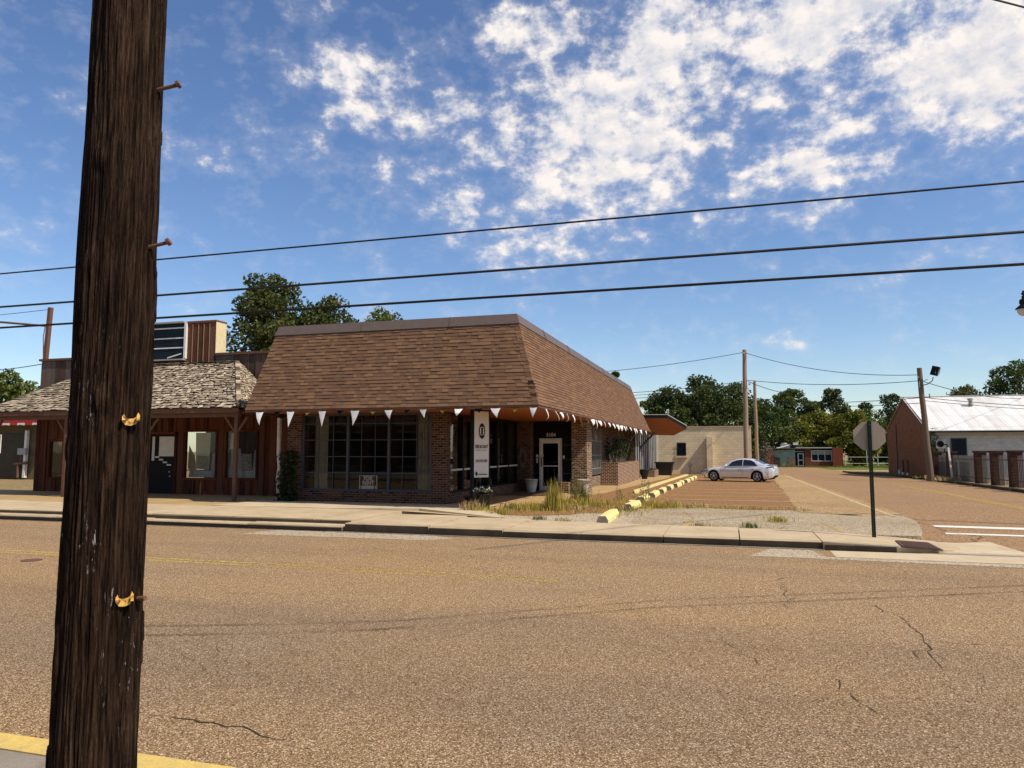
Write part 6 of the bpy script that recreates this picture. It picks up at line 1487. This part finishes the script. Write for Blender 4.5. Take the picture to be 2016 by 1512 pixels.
tree('broadleaf_tree','large broad tree with sky gaps rising behind the junction of the two shop roofs',-27.9,39.6,12.9,3.4,4.5,M['green4'],17000,.13,1,G1,24,.55,2)
tree('broadleaf_tree','second tree crown just right of the largest behind the mansard fascia',-24.6,41.2,11.7,2.8,6,M['green4'],6500,.13,2,G1,16,.5)
tree('broadleaf_tree','low yellow-green treetop peeping over the middle of the mansard fascia',-24.9,50,12.5,3.0,7,M['green2'],4800,.14,3,G1,14,.4)
tree('broadleaf_tree','tiny dark treetop showing above the far end of the side mansard',-11.2,75,9.9,1.0,4,M['green1'],1500,.14,4,G2,8)
tree('broadleaf_tree','pale green tree between the mansard end and the dark tree group',-9.9,91,7.8,2.1,1,M['green2'],2600,.16,5,G2,12)
tree('broadleaf_tree','bright green bushy tree at the extreme left edge of the skyline',-91,72,12.2,4.4,3,M['green2'],5200,.26,6,G3,16)
tree('broadleaf_tree','dense green tree just left of the wooden false front',-88.5,77,11.8,4.2,2,M['green2'],5200,.26,7,G3,16)
tree('broadleaf_tree','left dark dense tree above the canopy behind the tan block building',-6.2,84,9.0,4.0,.5,M['green1'],11000,.17,8,G2,20,.0)
tree('broadleaf_tree','tallest dark dense tree behind the middle of the tan block building',-2.6,86,10.1,4.6,.5,M['green1'],13000,.17,9,G2,22,.0)
tree('broadleaf_tree','right dark dense tree behind the two wooden poles',1.2,90,9.8,4.2,.5,M['green1'],11000,.17,10,G2,20,.0)
tree('broadleaf_tree','dark spreading tree between the tan building and the red brick office',5.0,122,9.8,4.8,.0,M['green1'],8500,.20,11,G2,18,.0)
tree('slender_tree','tall slender pale tree with bare trunks showing gaps behind the red office',10.3,130,12.0,4.2,6.0,M['green2'],7000,.20,12,G2,14,.7,3,tr=.16)
tree('slender_tree','tall loose tree with ragged autumn top right of the slender pale one',16.6,134,12.0,4.2,4.0,M['green4'],7000,.20,13,G2,16,.7,2)
tree('broadleaf_tree','broad yellow-green tree directly over the red office roof',13.5,124,8.0,5.4,.2,M['green3'],11000,.20,14,G2,24,.1)
tree('broadleaf_tree','yellowing tree right of the red office drooping low over the grass',18.4,121,7.6,4.0,-.5,M['green3'],8000,.20,15,G2,20,.1)
tree('broadleaf_tree','bright green rounded tree behind the stop sign',21.5,133,8.6,4.2,.2,M['green2'],7000,.20,16,G2,18,.1)
tree('conifer_tree','dark pointed tree left of the brick gable peak',26.5,160,11.2,3.2,0,M['green1'],5000,.24,17,G2,16,.0,1,.5)
tree('conifer_tree','dark tall tree touching the left slope of the brick gable',31.5,160,12.6,4.2,0,M['green1'],6500,.24,18,G2,18,.1)
tree('broadleaf_tree','dark low tree filling the gap under the stop sign plate',25.5,128,6.2,4.5,-.5,M['green1'],6500,.22,19,G2,18,.0)
tree('broadleaf_tree','mid green tree low behind the left end of the red office',8.0,121,5.8,3.4,-.5,M['green2'],4500,.20,20,G2,14,.0)
tree('broadleaf_tree','low brownish green tree above the white roof ridge',25.9,95,9.3,3.6,2,M['green4'],5000,.18,21,G4,14)
tree('broadleaf_tree','tall spreading tree at the right edge above the white roof',31.5,94,11.9,4.4,4,M['green1'],7000,.18,22,G4,18,.5)
ds = thing('dead_bush', (4.2,108,-.55), 'grey leafless bush between the tan building corner and the red office', 'bush', None)
rn5 = random.Random(15); b = MB()
for k in range(90):
    a_ = rn5.uniform(0,6.28); s_ = Vector((4.2+rn5.gauss(0,.35),108+rn5.gauss(0,.3),-.55)); e = s_+Vector((math.cos(a_)*rn5.uniform(.3,1.9), math.sin(a_)*1.0, rn5.uniform(1.8,4.2))); m_ = s_.lerp(e,.55)+Vector((0,0,.5)); b.tube([s_,m_,e+Vector((0,0,-.4))],[.03,.02,.008],4,False,rn5.random())
b.build('twigs', M['deadtwig'], ds)
b = MB(); leaves(b, 700, lambda: (4.2+rn5.gauss(0,.8),108+rn5.gauss(0,.5),1.6+rn5.gauss(0,.9)), .12, rn5); b.build('foliage', M['deadtwig'], ds)

# shrub in the brick planter
shb = thing('planter_shrub', (-5.95,39.6,1.08), 'arching dark shrub with bare stems growing in the brick planter', 'shrub')
rn6 = random.Random(23); b = MB(); b2 = MB()
for k in range(46):
    s_ = Vector((-5.95+rn6.uniform(-.2,.2), 38.4+rn6.uniform(0,4.5), 1.06)); a_ = rn6.uniform(0,6.28); e = s_+Vector((math.cos(a_)*rn6.uniform(.2,.7), math.sin(a_)*rn6.uniform(.3,1.4), rn6.uniform(.5,1.65))); m_ = s_.lerp(e,.6)+Vector((0,0,.30))
    b.tube([s_,m_,e],[.014,.010,.005],4)
    for j in range(26):
        t = rn6.uniform(.35,1.05); leaves(b2,1,lambda: s_.lerp(e,t)+Vector((rn6.gauss(0,.10),rn6.gauss(0,.13),rn6.gauss(0,.10)+.18*math.sin(math.pi*min(1,t)))),.075,rn6,0,.5)
b.build('stems', M['deadtwig'], shb); b2.build('foliage', M['ivy'], shb)

# weeds, one thing for each clump
def blades(mb, x, y, n, h, spread, rn_, lean=.5, w=.007):
    z = gz(y)+.115
    for k in range(n):
        bx, by = x+rn_.gauss(0,spread), y+rn_.gauss(0,spread); L = h*rn_.uniform(.45,1.15); a_ = rn_.uniform(0,6.28); ln = lean*rn_.uniform(.2,1.2)
        dv = Vector((math.cos(a_), math.sin(a_), 0)); sd = Vector((-dv.y, dv.x, 0))*w*rn_.uniform(.7,1.4)
        p0 = Vector((bx,by,z)); p1 = p0+dv*L*ln*.35+Vector((0,0,L*.62)); p2 = p0+dv*L*ln+Vector((0,0,L*(1-.35*ln)))
        mb.add([p0-sd,p0+sd,p1+sd*.75,p1-sd*.75,p2],[(0,1,2,3),(3,2,4)],False,rn_.random())
rw = random.Random(33)
def weed(name, label, x, y, n, h, sp, mat='blade', lean=.5, w=.007, heads=False):
    t_ = thing(name, (x,y,gz(y)+.11), label, 'weed', 'weeds at the edge of the lot'); b = MB(); blades(b, x, y, n, h, sp, rw, lean, w); b.build('foliage', M[mat], t_)
    if heads:
        b = MB()
        for k in range(heads):
            bx, by = x+rw.gauss(0,sp), y+rw.gauss(0,sp); H = h*rw.uniform(1.0,1.45); dx, dy = rw.gauss(0,.12)*H, rw.gauss(0,.12)*H; z = gz(by)+.11
            b.tube([(bx,by,z),(bx+dx*.4,by+dy*.4,z+H*.6),(bx+dx,by+dy,z+H)],[.007,.005,.003],4,False,rw.random())
            leaves(b, 14, lambda: (bx+dx*.85+rw.gauss(0,.025),by+dy*.85+rw.gauss(0,.025),z+H*rw.uniform(.72,1.02)), .022, rw)
            leaves(b, 8, lambda: (bx+dx*.4+rw.gauss(0,.06),by+dy*.4+rw.gauss(0,.06),z+H*rw.uniform(.1,.7)), .05, rw, 0, .25)
        b.build('seed_foliage', M['blade_green'], t_)
weed('grass_clump','spiky dry grass clump left of the flower tub',-7.05,19.65,170,.42,.16,'straw',.9)
weed('grass_clump','low green grass clump in front of the flower tub',-6.75,19.45,150,.24,.17)
weed('grass_clump','short yellow tuft near the point of the pavement step',-6.05,19.0,170,.26,.17)
weed('grass_clump','small dark green tuft between the flower tub and the tall grass',-6.35,21.2,120,.22,.15,'blade_green')
weed('grass_clump','wide bright grass patch left of the tall upright grass',-5.55,20.9,360,.27,.42)
weed('tall_grass','tall upright pale grass standing in front of the shop door',-4.95,20.8,190,.95,.11,'blade',.16,.009)
weed('tall_weed','tall dark seeding weed in front of the right white pot',-4.9,24.3,90,.75,.20,'blade_green',.6,.010,11)
weed('grass_clump','yellow grass patch around the foot of the tall dark weed',-4.7,23.2,360,.28,.45)
weed('grass_clump','sprawling dry grass right of the tall dark weed',-4.0,23.2,260,.22,.42)
weed('grass_clump','orange dry grass patch in front of the tall dark weed',-4.45,21.4,220,.18,.34,'straw',.8)
weed('tall_weed','thin brown stalks beside the broken wheel stop',-2.72,24.3,16,.55,.07,'blade',.3,.006,7)
weed('tall_weed','lone thin stalk in front of the brick planter',-3.75,26.0,10,.4,.05,'blade',.3,.006,3)
weed('grass_clump','yellow grass band right of the broken wheel stop',-2.05,23.0,300,.28,.34)
weed('grass_clump','thin straw grass at the front edge of the brown lot',-1.2,23.4,140,.18,.3,'straw',.8)
weed('grass_clump','tiny green tuft in the gravel by the pavement',-4.7,18.05,90,.13,.12,'blade_green',.8)
weed('grass_clump','flat dry tuft left of the first wheel stop',-4.0,17.85,80,.11,.12,'straw',.9)
weed('grass_clump','green tuft in a crack of the grey lot, the larger one',1.08,19.2,150,.16,.17)
weed('grass_clump','dark green tuft in the grey lot near the pavement',0.38,17.55,80,.16,.09,'blade_green')
weed('grass_clump','faint straw tuft behind the broken wheel stop',-2.9,21.5,110,.22,.15,'straw',.8)
weed('grass_clump','dry tuft at the end of the faded stall line',-.7,17.6,70,.12,.12,'straw',.9)
weed('grass_clump','thin grass growing at the foot of the porch post near the downpipe',-15.2,20.6,170,.16,.28,'blade_green',.8)
weed('grass_clump','small wispy weed on the walk by the left end of the storefront',-25.0,22.3,30,.3,.12,'straw',1.0)
weed('straw_heap','heap of dry straw at the foot of the first fence pillars',13.55,55.3,420,.32,.42,'straw',1.0,.012)
weed('straw_heap','heap of dry straw under the leaning white post',13.45,52.0,420,.32,.45,'straw',1.0,.012)
# thin scattered ground cover and the mown strip: nobody could count these
b = MB()
for k in range(1500):
    x = rw.uniform(-6.6,-2.2); y = rw.gauss(22.0,1.5)
    if y < 18 or y > 26 or rw.random() > .9: continue
    blades(b, x, y, 1, .13, .02, rw, .9, .006)
for k in range(500):
    t = rw.random(); blades(b, -3.0+rw.gauss(0,.2), 19+6*t, 1, .12, .02, rw, .9, .006)
for k in range(700): blades(b, rw.uniform(-2.3,2.2), rw.gauss(23.3,.35), 1, .09, .02, rw, 1.0, .006)
for k in range(500): blades(b, rw.uniform(-4.2,-2.8), rw.uniform(26,31), 1, .08, .02, rw, 1.0, .006)
tag(b.build('ground_cover', M['blade']), 'sparse dry grass scattered over the edge of the lot', 'grass', None, 'stuff')
b = MB()
for k in range(5000):
    x, y = rw.uniform(2,40), rw.uniform(104.3,112); z = gz(y)+.02
    L = rw.uniform(.08,.22); a_ = rw.uniform(0,6.28); p0 = Vector((x,y,z)); sd = Vector((.03,0,0)); b.add([p0-sd,p0+sd,p0+Vector((math.cos(a_)*L*.4,math.sin(a_)*L*.4,L))],[(0,1,2)],False,rw.random())
tag(b.build('lawn_grass', M['green3']), 'mown grass strip in front of the red brick office', 'grass', None, 'stuff')
cf = thing('chain_link_fence', (20,113,-.6), 'low wire fence with thin pale posts across the grass behind the stop sign', 'fence')
b = MB()
for x,h in ((15.8,1.5),(18.6,3.4),(20.0,1.9),(24.5,3.6)): b.tube([(x,113,-.7),(x,113,-.6+h)],.05,6)
b.build('post', M['alu'], cf)
b = MB()
for zz in (.75,-.15): b.tube([(15.6,113,zz),(28,113,zz)],.035,5)
b.build('rail', M['alu'], cf)
